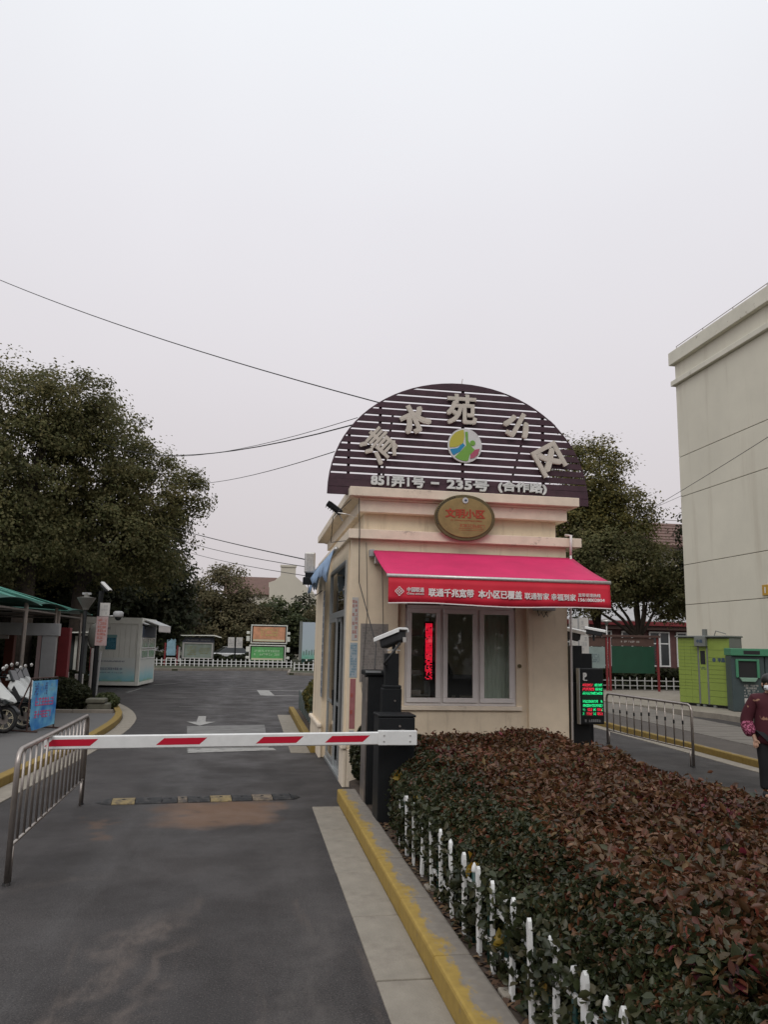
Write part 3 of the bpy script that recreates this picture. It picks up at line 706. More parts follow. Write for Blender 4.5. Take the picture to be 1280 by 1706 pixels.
# valance print, the same words at their places
yv = 10.155
def vt(body, x0, x1, z, h, bold=.0, d=.002): text('lettering', body, aw, ((x0+x1)/2, yv, z), x1-x0, h, d, bold, M_printw)
PXM = 3.12/365.0
def vx(px): return 1.745+(px-648)*PXM
zc = 2.70
vt('中国联通', vx(677), vx(704), zc+.025, .065, .0015); vt('China unicom', vx(677), vx(704), zc-.028, .026, .0008)
vt('联通千兆宽带', vx(711), vx(784), zc-.005, .115, .004); vt('本小区已覆盖', vx(791), vx(863), zc-.005, .115, .004)
vt('联通智家', vx(867), vx(908), zc-.012, .092, .002); vt('幸福到家', vx(911), vx(953), zc-.015, .095, .0022)
vt('宽带受理热线', vx(957), vx(995), zc+.022, .052, .001); vt('15618002804', vx(957), vx(1002), zc-.042, .046, .002)
lg = MB()                                               # knot emblem: loops in a diamond
def ring(cx, cz, r0, r1, y0=-.003, y1=.0, n=14, rot=0, sx=1):
    for k in range(n):
        a = 2*math.pi*k/n; b = 2*math.pi*(k+1)/n
        p = [(cx+r*math.cos(t)*sx, yv+y0, cz+r*math.sin(t)) for r, t in ((r0, a), (r1, a), (r1, b), (r0, b))]
        lg.quad(*p)
for dx, dz in ((0, .042), (0, -.042), (.042, 0), (-.042, 0), (.02, .021), (-.02, .021), (.02, -.021), (-.02, -.021)):
    ring(vx(665)+dx, zc+dz, .010, .019)
lg.build('emblem', M_printw, aw)

# arched plank sign on the roof
sign = thing('arched_sign', 'dark brown half-round slatted sign standing on the booth roof', 'sign', (3.115, 11.60, 4.24))
AW, AH = 2.09, 1.88; NS = 16; pitch = AH/NS
def half(z):
    t = max(0, 1-(max(z, 0)/AH)**2.15); return AW*t**.5
for i in range(NS):
    z0 = i*pitch+.0; z1 = z0+pitch*(.985 if i in (0, 1) else .75)
    if i == NS-1: z1 = AH
    n = 5; L_ = [(half(z0+(z1-z0)*k/n), z0+(z1-z0)*k/n) for k in range(n+1)]
    j = rnd.uniform(-.012, .012)
    pts = [(x+j, z) for x, z in L_]+[(-x+j, z) for x, z in reversed(L_)]
    pts = [p for k, p in enumerate(pts) if k == 0 or (abs(p[0]-pts[k-1][0])+abs(p[1]-pts[k-1][1])) > 1e-4]
    o = MB().prism(pts, -.02+rnd.uniform(-.003, .003), .015).build('plank', M_plank, sign, bevel=.003)
    o.rotation_euler = (0, rnd.uniform(-.0015, .0015), 0)
for x in (-1.78, -1.30, .03, 1.36):
    h_ = 0
    zt = AH*(max(0, 1-(abs(x)/AW)**2))**(1/2.15)-.03
    MB().box(x-.022, x+.022, .018, .06, .0, max(zt, .15)).build('batten', M_plank, sign)
for x in (-1.1, 1.1):
    MB().tube([(x, .05, 1.3), (x, 1.3, .1)], .02, 6).build('strut', M_black, sign)
# rim strips along the curve
rim = MB(); prev = None
for k in range(41):
    a = math.pi*k/40; x = AW*math.cos(a)*1.0; z = AH*(abs(math.sin(a)))**(2/2.15)
    rim_p = (x, .0, z)
    if prev: rim.tube([prev, rim_p], .012, 5, cap=False)
    prev = rim_p
rim.build('rim', M_plank, sign)
def letter(c, x, z, roll, size):
    text('letter', c, sign, (x, -.075, z), size*1.08, size*1.08, .022, {'清': .011, '苑': .015}.get(c, .021), M_letter, roll=roll)
letter('清', -1.33, .78, R(50), .45); letter('水', -.78, 1.24, R(28), .43); letter('苑', -.02, 1.44, 0, .46)
letter('小', .90, 1.24, R(-29), .42); letter('区', 1.42, .72, R(-60), .43)
text('letter_stroke', '丨', sign, (-1.10, -.10, .74), .06, .24, .02, .012, M_letter, roll=R(6))
for s_, x0, x1 in (('851弄1号', -1.44, -.60), ('-', -.50, -.37), ('235号', -.25, .43), ('(合作路)', .58, 1.38)):
    text('address_lettering', s_, sign, ((x0+x1)/2, -.055, .235), x1-x0, .035 if s_ == '-' else (.19 if '(' in s_ else .182), .012, 0 if s_ == '-' else .009, M_lettw)
def logo():
    lo = thing('round_emblem', 'round green, yellow and blue emblem disc at the centre of the slatted sign', 'emblem', (3.15, 11.52, 5.10))
    MB().lathe([(.275, 0), (.275, .035)], 40, axis='y').build('disc', M_lettw, lo)
    g2 = mat('emblem_green', (.16, .36, .05), .5); y2 = mat('emblem_yellow', (.46, .42, .05), .5); b2 = mat('emblem_blue', (.01, .22, .42), .5); p2 = mat('emblem_pink', (.40, .08, .13), .5)
    R0 = .25
    def arc(a0, a1, r=R0, n=14): return [(r*math.cos(R(a0+(a1-a0)*k/n)), r*math.sin(R(a0+(a1-a0)*k/n))) for k in range(n+1)]
    MB().prism(arc(95, 190)+[(-.15, -.035), (-.03, .03), (-.01, .15)], -.006, -.001).build('yellow_field', y2, lo)
    MB().prism(arc(197, 222)+[(-.08, -.10), (0, 0), (-.035, .035), (-.12, -.05)], -.007, -.001).build('blue_wave', b2, lo)
    MB().prism([(.0, .22), (.045, .22), (.05, .08), (.12, -.03), (.21, -.10)]+arc(-28, -38)+[(.08, -.13), (.05, -.235)]+arc(-82, -130)+[(-.06, -.09), (.02, .0), (.01, .1)], -.008, -.001).build('green_figure', g2, lo)
    MB().lathe([(.042, -.009), (.042, -.001)], 20, (.125, 0, .045), 'y').build('green_head', g2, lo)
    MB().prism([(.235, -.04), (.16, -.06), (.09, -.14), (.085, -.21), (.15, -.19), (.21, -.13)], -.010, -.001).build('pink_petal', p2, lo)
logo()
for x, y, ax in ((3.12, 11.70, .12),):
    a_ = MB().tube([(x, y, 6.05), (x+ax*.3, y, 6.25)], .006, 5).build('lightning_rod', M_steel, None); tag(a_, 'thin metal rod poking above the top of the slatted sign', 'rod')

# oval brass plaque
pl = thing('oval_plaque', 'oval aged brass plaque with red lettering hanging on the booth cornice', 'plaque', (3.10, 11.33, 3.92))
def oval(mb, rx, rz, y0, y1, n=48): mb.prism([(rx*math.cos(2*math.pi*k/n), rz*math.sin(2*math.pi*k/n)) for k in range(n)], y0, y1); return mb
oval(MB(), .475, .355, -.01, .03).build('rim', M_brassrim, pl, bevel=.008)
oval(MB(), .42, .305, -.022, -.01).build('face', M_brass, pl, bevel=.004)
text('lettering', '文明小区', pl, (0, -.026, .06), .62, .145, .003, .006, M_redpr)
MB().lathe([(.045, -.032), (.045, -.02)], 24, (0, 0, .262), 'y').build('badge', mat('silver', (.6, .6, .6), .3, .6), pl)
o = oval(MB(), .022, .018, -.036, -.032, 12).build('badge_figure', M_ink, pl); o.location = (.006, 0, .262)
q = glyph_rows(MB(), -.08, .30, -.155, -.09, 1, -.022, 21, th=.002, dens=1.0); glyph_rows(q, -.24, .28, -.07, -.025, 1, -.022, 22, th=.002, fill=.5, dens=.8); q.box(-.10, .28, -.025, -.022, -.168, -.163); q.box(-.10, .28, -.025, -.022, -.195, -.191)
q.build('small_print', M_redpr, pl)
q = MB()
for k in range(26):
    a = R(200-k*5.2 if k < 18 else 20+(k-18)*7)
    x, z = .447*math.cos(a), .33*math.sin(a)
    if k < 18: q.box(x-.008, x+.008, -.014, -.010, z-.008, z+.008)
q.build('rim_print', M_blackm, pl)

# blue fabric shade over the side door
sdv = thing('side_awning', 'small faded blue fabric shade with ragged hem over the booth side door', 'awning', (0, 0, 0))
MB().tube([(1.20, 11.75, 3.42), (1.20, 15.9, 3.42)], .035, 8).build('roller', M_galv, sdv, smooth=True)
q = MB(); n = 40
def SV(i, v):
    u = i/n; y = 11.85+u*4.0; dr = .30+.10*math.sin(u*31)+.08*math.sin(u*13+1)+.10*u
    return (1.17-.10*v+.03*math.sin(u*40)*v, y, 3.41-dr*v)
for i in range(n):
    for j in range(3): q.quad(SV(i, j/3), SV(i+1, j/3), SV(i+1, (j+1)/3), SV(i, (j+1)/3))
o = q.build('fabric', M_bluefab, sdv, smooth=True); s4 = o.modifiers.new('t', 'SOLIDIFY'); s4.thickness = .004

# things fixed to the booth
jb = thing('junction_box', 'pale grey box on a bracket off the far side of the booth', 'equipment box', (1.05, 15.0, 3.1))
MB().box(-.12, .08, -.08, .08, .22, .62).build('case', M_galv, jb, bevel=.03)
B('lower_case', M_black, jb, -.14, .04, -.08, .08, -.0, .14, bevel=.01); B('connector', M_black, jb, -.10, .06, -.06, .06, .14, .22)
MB().tube([(.05, 0, .20), (.38, 0, .20)], .018, 6).build('bracket', M_galv, jb)
MB().tube([(-.04, 0, 0), (.0, .0, -.25), (.12, 0, -.2), (.3, 0, -.05)], .008, 5).build('cable', M_cable, jb)
fl = thing('floodlight', 'grey floodlight hanging under the left end of the arched sign', 'floodlight', (1.16, 11.85, 4.06)); fl.scale = (.8, .8, .8)
fl.rotation_euler = (0, R(35), 0)
B('housing', M_black, fl, -.17, .17, -.12, .10, -.04, .04, bevel=.01); B('lens', M_grey, fl, -.13, .13, -.10, .08, .04, .05)
for k in range(6): B('fin', M_black, fl, -.15+k*.055, -.14+k*.055, -.10, .08, -.08, -.04)
MB().tube([(.12, 0, -.02), (.28, .02, -.1)], .015, 6).build('bracket', M_galv, fl)
MB().tube([(.1, -.1, -.05), (.25, -.15, .02), (.45, -.12, .12)], .012, 6).build('arm', M_galv, fl)
pp = MB().tube([(4.80, 11.36, 3.42), (4.80, 11.34, 3.72), (4.76, 11.46, 3.74)], .022, 8); pp.tube([(4.81, 11.46, 0.1), (4.82, 11.46, 2.4), (4.80, 11.36, 3.42)], .018, 8)
tag(pp.build('drain_pipe', M_upvc, None, smooth=True), 'thin white pipe running down the right corner of the booth', 'pipe')
wl = thing('wall_lamp', 'small grey lamp box with hanging cables under the awning, right of the window', 'lamp', (4.38, 11.50, 2.56))
B('case', M_grey, wl, -.16, .16, -.14, 0, 0, .08, bevel=.01); MB().tube([(-.1, -.06, 0), (-.08, -.06, -.08), (-.04, -.06, -.02), (0, -.06, -.10), (.05, -.06, -.01), (.06, -.06, -.09), (.02, -.06, -.02)], .007, 5).build('cable', M_cable, wl)
sk = MB().lathe([(.03, -.02), (.03, 0)], 12, (4.03, 11.58, 1.72), 'y').build('bell_button', M_brassrim, None); tag(sk, 'small round button on the wall beside the window', 'button')
def cable(pts, label, r=.006, m_=M_cable, cat='cable', group=None, n=10, sag=None):
    P = []
    for a, b in zip(pts[:-1], pts[1:]):
        a = Vector(a); b = Vector(b)
        for k in range(n): P.append(a.lerp(b, k/n) - Vector((0, 0, (sag or 0)*4*(k/n)*(1-k/n))))
    P.append(Vector(pts[-1]))
    o = MB().tube(P, r, 5).build('cable', m_, None); return tag(o, label, cat, group)
cable([(1.48, 11.36, 4.15), (1.50, 11.38, 3.66), (1.52, 11.44, 2.9), (1.60, 10.2, 2.0), (1.52, 9.75, 1.70)], 'black cable hanging from the cornice to the dark cabinet', .007, n=4)
cable([(1.36, 11.35, 4.12), (1.10, 11.4, 3.85), (1.12, 11.8, 3.52), (1.3, 11.38, 3.5)], 'loop of black cable at the left end of the cornice', .006, n=5)
cable([(1.86, 11.48, 3.35), (1.90, 11.49, 2.3), (1.93, 11.49, 1.4), (1.97, 11.0, 1.2)], 'thin grey cable down the pier left of the window', .004, M_cablel, n=4)
cable([(1.62, 11.48, 3.5), (1.66, 11.485, 2.5), (1.60, 11.485, 1.4), (1.7, 11.4, .7)], 'thin black cable down the booth pier through the notice', .004, M_cablel, n=4)

# ================================================================== BARRIER GATE
bg_ = thing('barrier_gate', 'black barrier cabinet with a lowered white boom arm carrying red stripes', 'barrier', (1.60, 8.62, 0))
B('housing', M_black, bg_, -.20, .20, -.02, .34, .02, 1.22, bevel=.012)
B('lid', M_black, bg_, -.21, .21, -.03, .35, 1.222, 1.25, bevel=.01)
B('base', M_blackm, bg_, -.22, .22, -.04, .36, 0, .02)
MB().lathe([(.012, -.012), (.012, 0)], 10, (.03, -.02, 1.13), 'y').build('lock', M_steel, bg_)
MB().lathe([(.07, -.10), (.07, -.02)], 20, (.06, 0, 1.03), 'y').build('boom_axle', M_steel, bg_)
arm = MB()
# hollow aluminium profile, octagonal edge, rising a little towards the pivot
H = .066; Wd = .022
def armz(x): return .978+(x+1.98)*.0145
sec = [(-Wd, -H+.01), (-Wd+.01, -H), (Wd-.01, -H), (Wd, -H+.01), (Wd, H-.01), (Wd-.01, H), (-Wd+.01, H), (-Wd, H-.01)]
vs = []
for x in (-1.98, 1.76):
    for (dy, dz) in sec: vs.append((x-1.6, 8.40-8.62+dy, armz(x)+dz))
arm._a(vs, [tuple(range(8)), tuple(range(15, 7, -1))]+[(i, 8+i, 8+(i+1) % 8, (i+1) % 8) for i in range(8)])
ar = arm.build('boom_arm', M_white, bg_, bevel=.002)
for x0, x1 in ((-1.965, -1.46), (-.90, -.40), (.09, .575), (.80, 1.27)):
    z0 = armz(x0)-.033; z1 = armz(x0)+.033; dz = (x1-x0)*.0145
    y = 8.40-8.62-Wd-.0015
    MB()._a([(x0-1.6, y, z0), (x1-.075-1.6, y, z0+dz), (x1-1.6, y, z1+dz), (x0+.075-1.6, y, z1)], [(0, 1, 2, 3)]).build('red_stripe', M_red, ar)
B('clamp_plate', M_white, ar, 1.36-1.6, 1.775-1.6, -.255, -.190, 1.028-.070, 1.028+.078, bevel=.006)
for x in (1.42, 1.70):
    for z in (1.0, 1.06): MB().lathe([(.008, -.008), (.008, 0)], 8, (x-1.6, -.255, z), 'y').build('bolt', M_galv, ar)

# black cabinet with a silver left cheek, behind the barrier
cb = thing('control_cabinet', 'tall black cabinet with a silver left cheek behind the barrier housing', 'cabinet', (1.55, 9.72, 0))
B('body', M_black, cb, -.13, .16, -.12, .22, .0, 1.62, bevel=.015)
B('side_cheek', M_steel, cb, -.155, -.132, -.12, .22, .0, 1.60, bevel=.004)
B('lid', M_black, cb, -.17, .19, -.15, .25, 1.622, 1.69, bevel=.02)
B('lid_edge', M_alu, cb, -.171, .02, -.154, -.150, 1.66, 1.685)
# number-plate camera on its black post
def bullet_camera(name, label, loc, rz, s=1.0, tilt=R(-14), group=None, hood=M_white, body=M_blackm):
    t = thing(name, label, 'camera', loc, rz, group)
    def rb(n, m_, *b, bev=.01):
        o = MB().box(*[v*s for v in b]).build(n, m_, t, bevel=bev); o.rotation_euler = (tilt, 0, 0); return o
    rb('body', body, -.065, .065, -.17, .17, .0, .12, bev=.02)
    MB_ = MB().prism([(-.085*s, .10*s), (-.085*s, .14*s), (-.06*s, .155*s), (.06*s, .155*s), (.085*s, .14*s), (.085*s, .10*s), (.078*s, .10*s), (.072*s, .13*s), (-.072*s, .13*s), (-.078*s, .10*s)], -.24*s, .20*s)
    o = MB_.build('hood', hood, t); o.rotation_euler = (tilt, 0, 0)
    o = MB().lathe([(.04*s, -.185*s), (.04*s, -.165*s)], 16, (0, 0, .06*s), 'y').build('lens', M_glassd, t); o.rotation_euler = (tilt, 0, 0)
    MB().tube([(0, 0, .02*s), (0, 0, -.12*s)], .022*s, 8).build('bracket', M_black, t)
    return t
cp = thing('camera_post', 'black camera post stepped in thickness beside the barrier', 'post', (1.64, 9.22, 0))
B('lower_post', M_black, cp, -.12, .11, -.08, .08, 0, 1.50, bevel=.01); B('upper_post', M_black, cp, -.085, .075, -.06, .06, 1.50, 1.90, bevel=.006)
B('step_cap', M_black, cp, -.10, .105, -.085, .085, 1.50, 1.535, bevel=.01); MB().lathe([(.011, -.012), (.011, 0)], 10, (.03, -.08, 1.36), 'y').build('lock', M_steel, cp)
cA = bullet_camera('plate_camera', 'number-plate camera with a white hood on the black post left of the window', (1.66, 9.22, 2.00), R(-146), 1.0, R(16))
MB().tube([(.05, .15, .02), (.16, .20, -.04), (.22, .16, -.14), (.20, .05, -.22), (.08, -.02, -.24)], .014, 8).build('conduit', M_cable, cA, smooth=True)
B('clip', M_galv, cA, -.09, .09, -.02, .02, -.07, -.055)
B('label_plate', M_paper, cA, .02, .07, .222, .226, .03, .09)

# ------------------------------------------------------------------ parking display on the right corner
pc = thing('display_post', 'black display post at the right corner of the booth carrying the parking screen', 'post', (5.42, 12.70, 0))
B('post', M_black, pc, -.11, .08, -.08, .08, 0, 2.05, bevel=.01); B('wide_base', M_black, pc, -.14, .18, -.12, .12, 0, 1.44, bevel=.015)
B('back_cabinet', M_black, pc, -.06, .36, .15, .45, 0, 1.92, bevel=.01)
dsp = thing('parking_display', 'dark parking display box with a white P and rows of green and red LED text', 'display', (5.58, 12.50, .78))
dsp.rotation_euler = (0, 0, R(4))
B('case', M_black, dsp, -.215, .215, -.05, .05, 0, .90, bevel=.015)
B('edge_trim', M_grey, dsp, -.232, -.216, -.055, .05, .0, .90, bevel=.004)
text('letter_p', 'P', dsp, (-.125, -.053, .77), .07, .12, .002, .008, M_lettw)
B('letter_underline', M_lettw, dsp, -.15, -.085, -.055, -.0505, .70, .712)
M_ledg = mat('led_green', (0, .3, .1), emit=(.03, 1, .32), estr=1.1); M_ledw = mat('led_reflection_red2', (.3, 0, .02), emit=(1, .03, .07), estr=1.1)
B('led_panel', mat('led_dark', (.008, .03, .016), .4), dsp, -.19, .19, -.056, -.0505, .13, .665)
gm, rm = MB(), MB(); r_ = random.Random(5)
rows = [('r' * 9 + ' ' + 'g' * 7), ('r' * 10 + ' ' + 'g' * 6), 'g' * 17, '', 'g' * 13 + '  gg', 'g' * 17, 'gg  ' + 'rrrr' + ' gg ' + 'rrrr' + 'g', 'g  rrrrr gg rrrrr']
for i, rw in enumerate(rows):
    zc_ = .63-i*.066
    for j, ch_ in enumerate(rw):
        if ch_ == ' ': continue
        x = -.175+j*.0212; mb = gm if ch_ == 'g' else rm
        for a in range(4):
            for b in range(5):
                if r_.random() < .55: mb.box(x+a*.005, x+a*.005+.0036, -.0585, -.0565, zc_-.02+b*.009, zc_-.02+b*.009+.0065)
gm.build('green_led_text', M_ledg, dsp, kind='stuff'); rm.build('red_led_text', M_ledw, dsp, kind='stuff')
glyph_rows(MB(), -.14, .17, .03, .09, 1, -.051, 31, th=.002, dens=.9).build('small_print', M_grey, dsp)
cB = bullet_camera('plate_camera', 'number-plate camera with a pale hood on the display post right of the booth', (5.20, 12.62, 2.16), R(66), 1.30, R(12), hood=M_galv)
MB().tube([(-.03, .12, .0), (-.02, .20, -.10), (-.01, .16, -.30), (-.0, .03, -.36)], .018, 8).build('conduit', M_cable, cB, smooth=True)

# ------------------------------------------------------------------ stainless crowd barriers
def crowd_barrier(name, label, length, nb, clips=False, h=1.06):
    t = thing(name, label, 'crowd barrier', group='stainless crowd barriers')
    r = .024; c = .10
    P = [(0, 0, 0), (0, 0, h-c), (0, c*.3, h-c*.3), (0, c, h), (0, length-c, h), (0, length-c*.3, h-c*.3), (0, length, h-c), (0, length, 0)]
    MB().tube(P, r, 10).build('frame', M_steel, t, smooth=True)
    MB().tube([(0, .0, .30), (0, length, .30)], .014, 8).build('bottom_rail', M_steel, t, smooth=True)
    bm_ = MB().tube([(0, 0, .30), (0, 0, h-.02)], .012, 8).mesh('bar', M_steel, True)
    for i in range(nb):
        y = (i+1)*length/(nb+1); o = link('bar', bm_, t, (0, y, 0))
        if clips: MB().box(-.013, .013, -.013, .013, .02, .09).build('clip', M_black, o, loc=(0, 0, h-.34-rnd.random()*.06), bevel=.004)
    for y in (0, length):
        MB().tube([(.0, y+(.09 if y == 0 else -.09), .0), (0, y+(.09 if y == 0 else -.09), .30)], .014, 8).build('inner_leg', M_steel, t, smooth=True)
        MB().lathe([(.032, 0), (.03, .02)], 10, (0, y, 0)).build('foot_cap', M_rubber, t)
    return t
cbL = crowd_barrier('crowd_barrier', 'stainless crowd barrier standing along the left side of the lane, under the boom tip', 3.26, 14)
cbL.location = (-1.885, 7.2, 0); cbL.rotation_euler = (0, R(0), R(1.4))
cbR = crowd_barrier('crowd_barrier', 'stainless crowd barrier in the right-hand lane beyond the hedge', 3.2, 10, True)
cbR.location = (7.70, 13.05, 0); cbR.rotation_euler = (0, 0, R(1.5))

# ------------------------------------------------------------------ speed hump
hump = thing('speed_hump', 'segmented black and worn yellow rubber speed hump across the lane', 'speed bump', (-1.83, 10.55, 0), R(5.2))
segs = [('b', .21), ('y', .28), ('b', .32), ('b', .19), ('w', .12), ('b', .28), ('y', .27), ('b', .26), ('w', .26), ('b', .24), ('b', .14)]
x = 0; prof = [(-.17, 0), (-.165, .012), (-.11, .030), (-.04, .038), (.04, .038), (.11, .030), (.165, .012), (.17, 0)]
for i, (c_, l_) in enumerate(segs):
    m_ = {'b': M_rubber, 'y': M_yelrub, 'w': M_beigerub}[c_]
    if i in (0, len(segs)-1):
        q = MB(); s_ = 1 if i == 0 else -1; xa = x if i == 0 else x+l_; n = 6
        rings = []
        for k in range(n+1):
            f = math.sin(math.pi/2*k/n)*.999+.001; rings.append([(xa+s_*l_*k/n, y*f, z*f) for y, z in prof])
        for k in range(n):
            for j in range(len(prof)-1): q.quad(rings[k][j], rings[k+1][j], rings[k+1][j+1], rings[k][j+1])
        q.build('end_cap', m_, hump, smooth=True)
    else:
        o = MB().prism(prof, x+.004, x+l_-.004, 'x').build('segment', m_, hump, bevel=.004)
        MB().lathe([(.022, -.004), (.02, .004)], 10, (x+l_/2, -.03, .038)).build('bolt', M_blackm, o)
    x += l_

# ------------------------------------------------------------------ picket fence in front of the hedge
pf = thing('picket_fence', 'low fence of white and dark green pickets along the kerb, overgrown by the hedge', 'fence', (0, 0, 0))
def picket(mt, tip, h, wd=.042, th=.02):
    pm = MB().prism([(-wd/2, 0), (wd/2, 0), (wd/2, h-.05), (wd*.32, h-.018), (0, h), (-wd*.32, h-.018), (-wd/2, h-.05)], -th/2, th/2, 'y')
    return pm.mesh('picket', mt)
pw = MB().prism([(-.026, 0), (.026, 0), (.026, .47), (.014, .50), (0, .515), (-.014, .50), (-.021, .47)], -.010, .010).mesh('picket', M_white)
pg = MB().tube([(0, 0, 0), (0, 0, .43)], .018, 8).mesh('picket', M_dkgreen, True)
tipm = MB().lathe([(.017, 0), (.021, .012), (.017, .035), (.008, .055), (.002, .062)], 8).mesh('picket_tip', M_white, True)
y = 1.5; k = 0
while y < 7.85:
    x = 1.475+.0*y; wob = rnd.uniform(-.006, .006)
    if k % 2 == 0:
        o = link('picket', pw, pf, (x+wob, y, .125), (rnd.uniform(-.03, .03), rnd.uniform(-.02, .02), R(90)+rnd.uniform(-.1, .1)))
    else:
        o = link('picket', pg, pf, (x+.028+wob, y, .125), (rnd.uniform(-.03, .03), rnd.uniform(-.02, .02), 0)); link('picket_tip', tipm, o, (0, 0, .425))
    y += .165+rnd.uniform(-.015, .015); k += 1
for z in (.25, .46): B('rail', M_white, pf, 1.487, 1.503, 1.4, 7.85, z, z+.03, bevel=.003)
for yy in (2.5, 4.4, 6.3): B('post_base', M_slab, pf, 1.43, 1.50, yy, yy+.12, .115, .15, bevel=.01)

# second small fence beyond the booth (left rear bed)
pf2 = thing('picket_fence', 'short run of dark fence pickets round the small bed behind the booth door', 'fence', (0, 0, 0))
pk2 = MB().prism([(-.014, 0), (.014, 0), (.014, .50), (0, .54), (-.014, .50)], -.01, .01).mesh('picket', M_grey)
pk2d = MB().prism([(-.012, 0), (.012, 0), (.012, .48), (0, .52), (-.012, .48)], -.01, .01).mesh('picket', M_dkgreen)
for i in range(42): link('picket', pk2 if i % 3 == 0 else pk2d, pf2, (1.45, 16.9+i*.16, .115), (0, 0, R(90)+rnd.uniform(-.2, .2)))
for z in (.2, .48): B('rail', M_grey, pf2, 1.465, 1.48, 16.8, 23.6, z, z+.025)

# ------------------------------------------------------------------ hedges
def pts_hedge(n, f, seed):
    g = np.random.default_rng(seed); return f(g, n)
def hedge_top(x, y):
    return .84+.035*np.sin(x*2.3+y*1.1)+.03*np.sin(y*2.9-x)+.02*np.sin(x*7+y*5)
hedge = thing('hedge', 'broad clipped hedge of reddish brown leaves filling the bed in front of the booth', 'hedge', (0, 0, 0))
def red_pts(g, n):
    # sampling is denser near the camera end, where leaves are seen large
    y = 1.2+9.25*g.random(n)**1.15; xm = 1.60+.035*y; x = xm+(4.22-xm)*g.random(n)
    edge = .06*np.sin(y*3)+.05*np.sin(y*7.7)
    t = hedge_top(x, y)
    # rounded shoulders
    sh = np.minimum(1, np.minimum((x-xm+.08-edge)/.22, (4.25+edge-x)/.25).clip(0)); t = t-.22*(1-sh)**2
    z = t-np.abs(g.normal(size=n))*.055+np.maximum(0, g.normal(size=n)-1.2)*.05
    return np.stack([x, y, z], 1)
PA = red_pts(np.random.default_rng(3), 135000)
sz = .034*(.6+.6*np.random.default_rng(8).random(len(PA))+.5*(np.random.default_rng(18).random(len(PA)) > .93))
# a share of maroon young shoots in patches
pn = np.sin(PA[:, 0]*2.1+1)*np.sin(PA[:, 1]*1.3+.5)+.5*np.sin(PA[:, 0]*5+PA[:, 1]*4)
isred = (np.random.default_rng(9).random(len(PA)) < .012+.10*(pn > 1.05))
isred |= (np.hypot(PA[:, 0]-2.02, PA[:, 1]-8.6) < .35) & (np.random.default_rng(10).random(len(PA)) < .5)
isgr = (~isred) & (np.random.default_rng(12).random(len(PA)) < .05+.60*np.exp(-(PA[:, 0]-1.62-.035*PA[:, 1])/.20))
for nm, msk, mt in (('leaves', ~isred & ~isgr, F_hedge), ('red_leaves', isred, F_hedge2), ('green_leaves', isgr, F_euon)):
    o = link(nm, leaf_mesh(nm, PA[msk], sz[msk], mt, 5, up=.42, elong=1.9, fine=True), hedge); o['kind'] = 'stuff'
gs = np.random.default_rng(20)                       # side face to the right lane, the back and the front end
n = 9000; ys = 1.2+9.25*gs.random(n); zs = .15+.62*gs.random(n); xs = 4.22+.05*gs.normal(size=n)
n2 = 4000; x2 = 1.9+2.3*gs.random(n2); z2 = .15+.62*gs.random(n2); y2 = np.where(gs.random(n2) < .5, 10.45, 1.2)+.05*gs.normal(size=n2)
PS = np.concatenate([np.stack([xs, ys, zs], 1), np.stack([x2, y2, z2], 1)])
o = link('side_leaves', leaf_mesh('side_leaves', PS, .052, F_hedge, 6, up=.1, elong=1.8, fine=True), hedge); o['kind'] = 'stuff'
q = MB()
for i in range(260):
    x, y = rnd.uniform(2.0, 4.15), rnd.uniform(1.3, 10.3); q.tube([(x, y, .1), (x+rnd.uniform(-.1, .1), y+rnd.uniform(-.1, .1), .45), (x+rnd.uniform(-.2, .2), y+rnd.uniform(-.2, .2), .78)], [.012, .009, .004], 4, cap=False)
q.build('stems', M_bark, hedge, kind='stuff')
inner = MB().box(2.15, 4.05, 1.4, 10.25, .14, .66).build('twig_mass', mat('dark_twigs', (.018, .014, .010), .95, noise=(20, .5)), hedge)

gh = thing('hedge', 'low dark green hedge growing over the pickets along the kerb side of the bed', 'hedge', (0, 0, 0))
g = np.random.default_rng(31); n = 56000
y = 1.2+7.6*g.random(n)**1.1; u = g.random(n)
xt = 1.53+(.18+.035*y)*u; prof_ = .56+.28*(1-(1-u)**2.2)+.04*np.sin(y*4)+.035*np.sin(y*9+u*5)
top = g.random(n) < .74
z = np.where(top, prof_-np.abs(g.normal(size=n))*.05, .14+(.42+.06*np.sin(y*4))*g.random(n))
x = np.where(top, xt, 1.60+.04*np.sin(y*5.1)+.035*g.normal(size=n))
keep = top | (np.sin(y*6.1)+np.sin(y*13.7+z*9)+g.normal(size=n)*.4 > -.15)
PG = np.stack([x, y, z], 1)[keep]
szg = .030*(.7+.6*g.random(len(PG)))
mb2 = np.random.default_rng(60).random(len(PG)) < .13
o = link('leaves', leaf_mesh('leaves', PG[~mb2], szg[~mb2], F_euon, 41, up=.22, elong=1.5, fine=True), gh); o['kind'] = 'stuff'
o = link('brown_leaves', leaf_mesh('brown_leaves', PG[mb2], szg[mb2]*1.15, F_hedge, 47, up=.25, elong=1.6, fine=True), gh); o['kind'] = 'stuff'
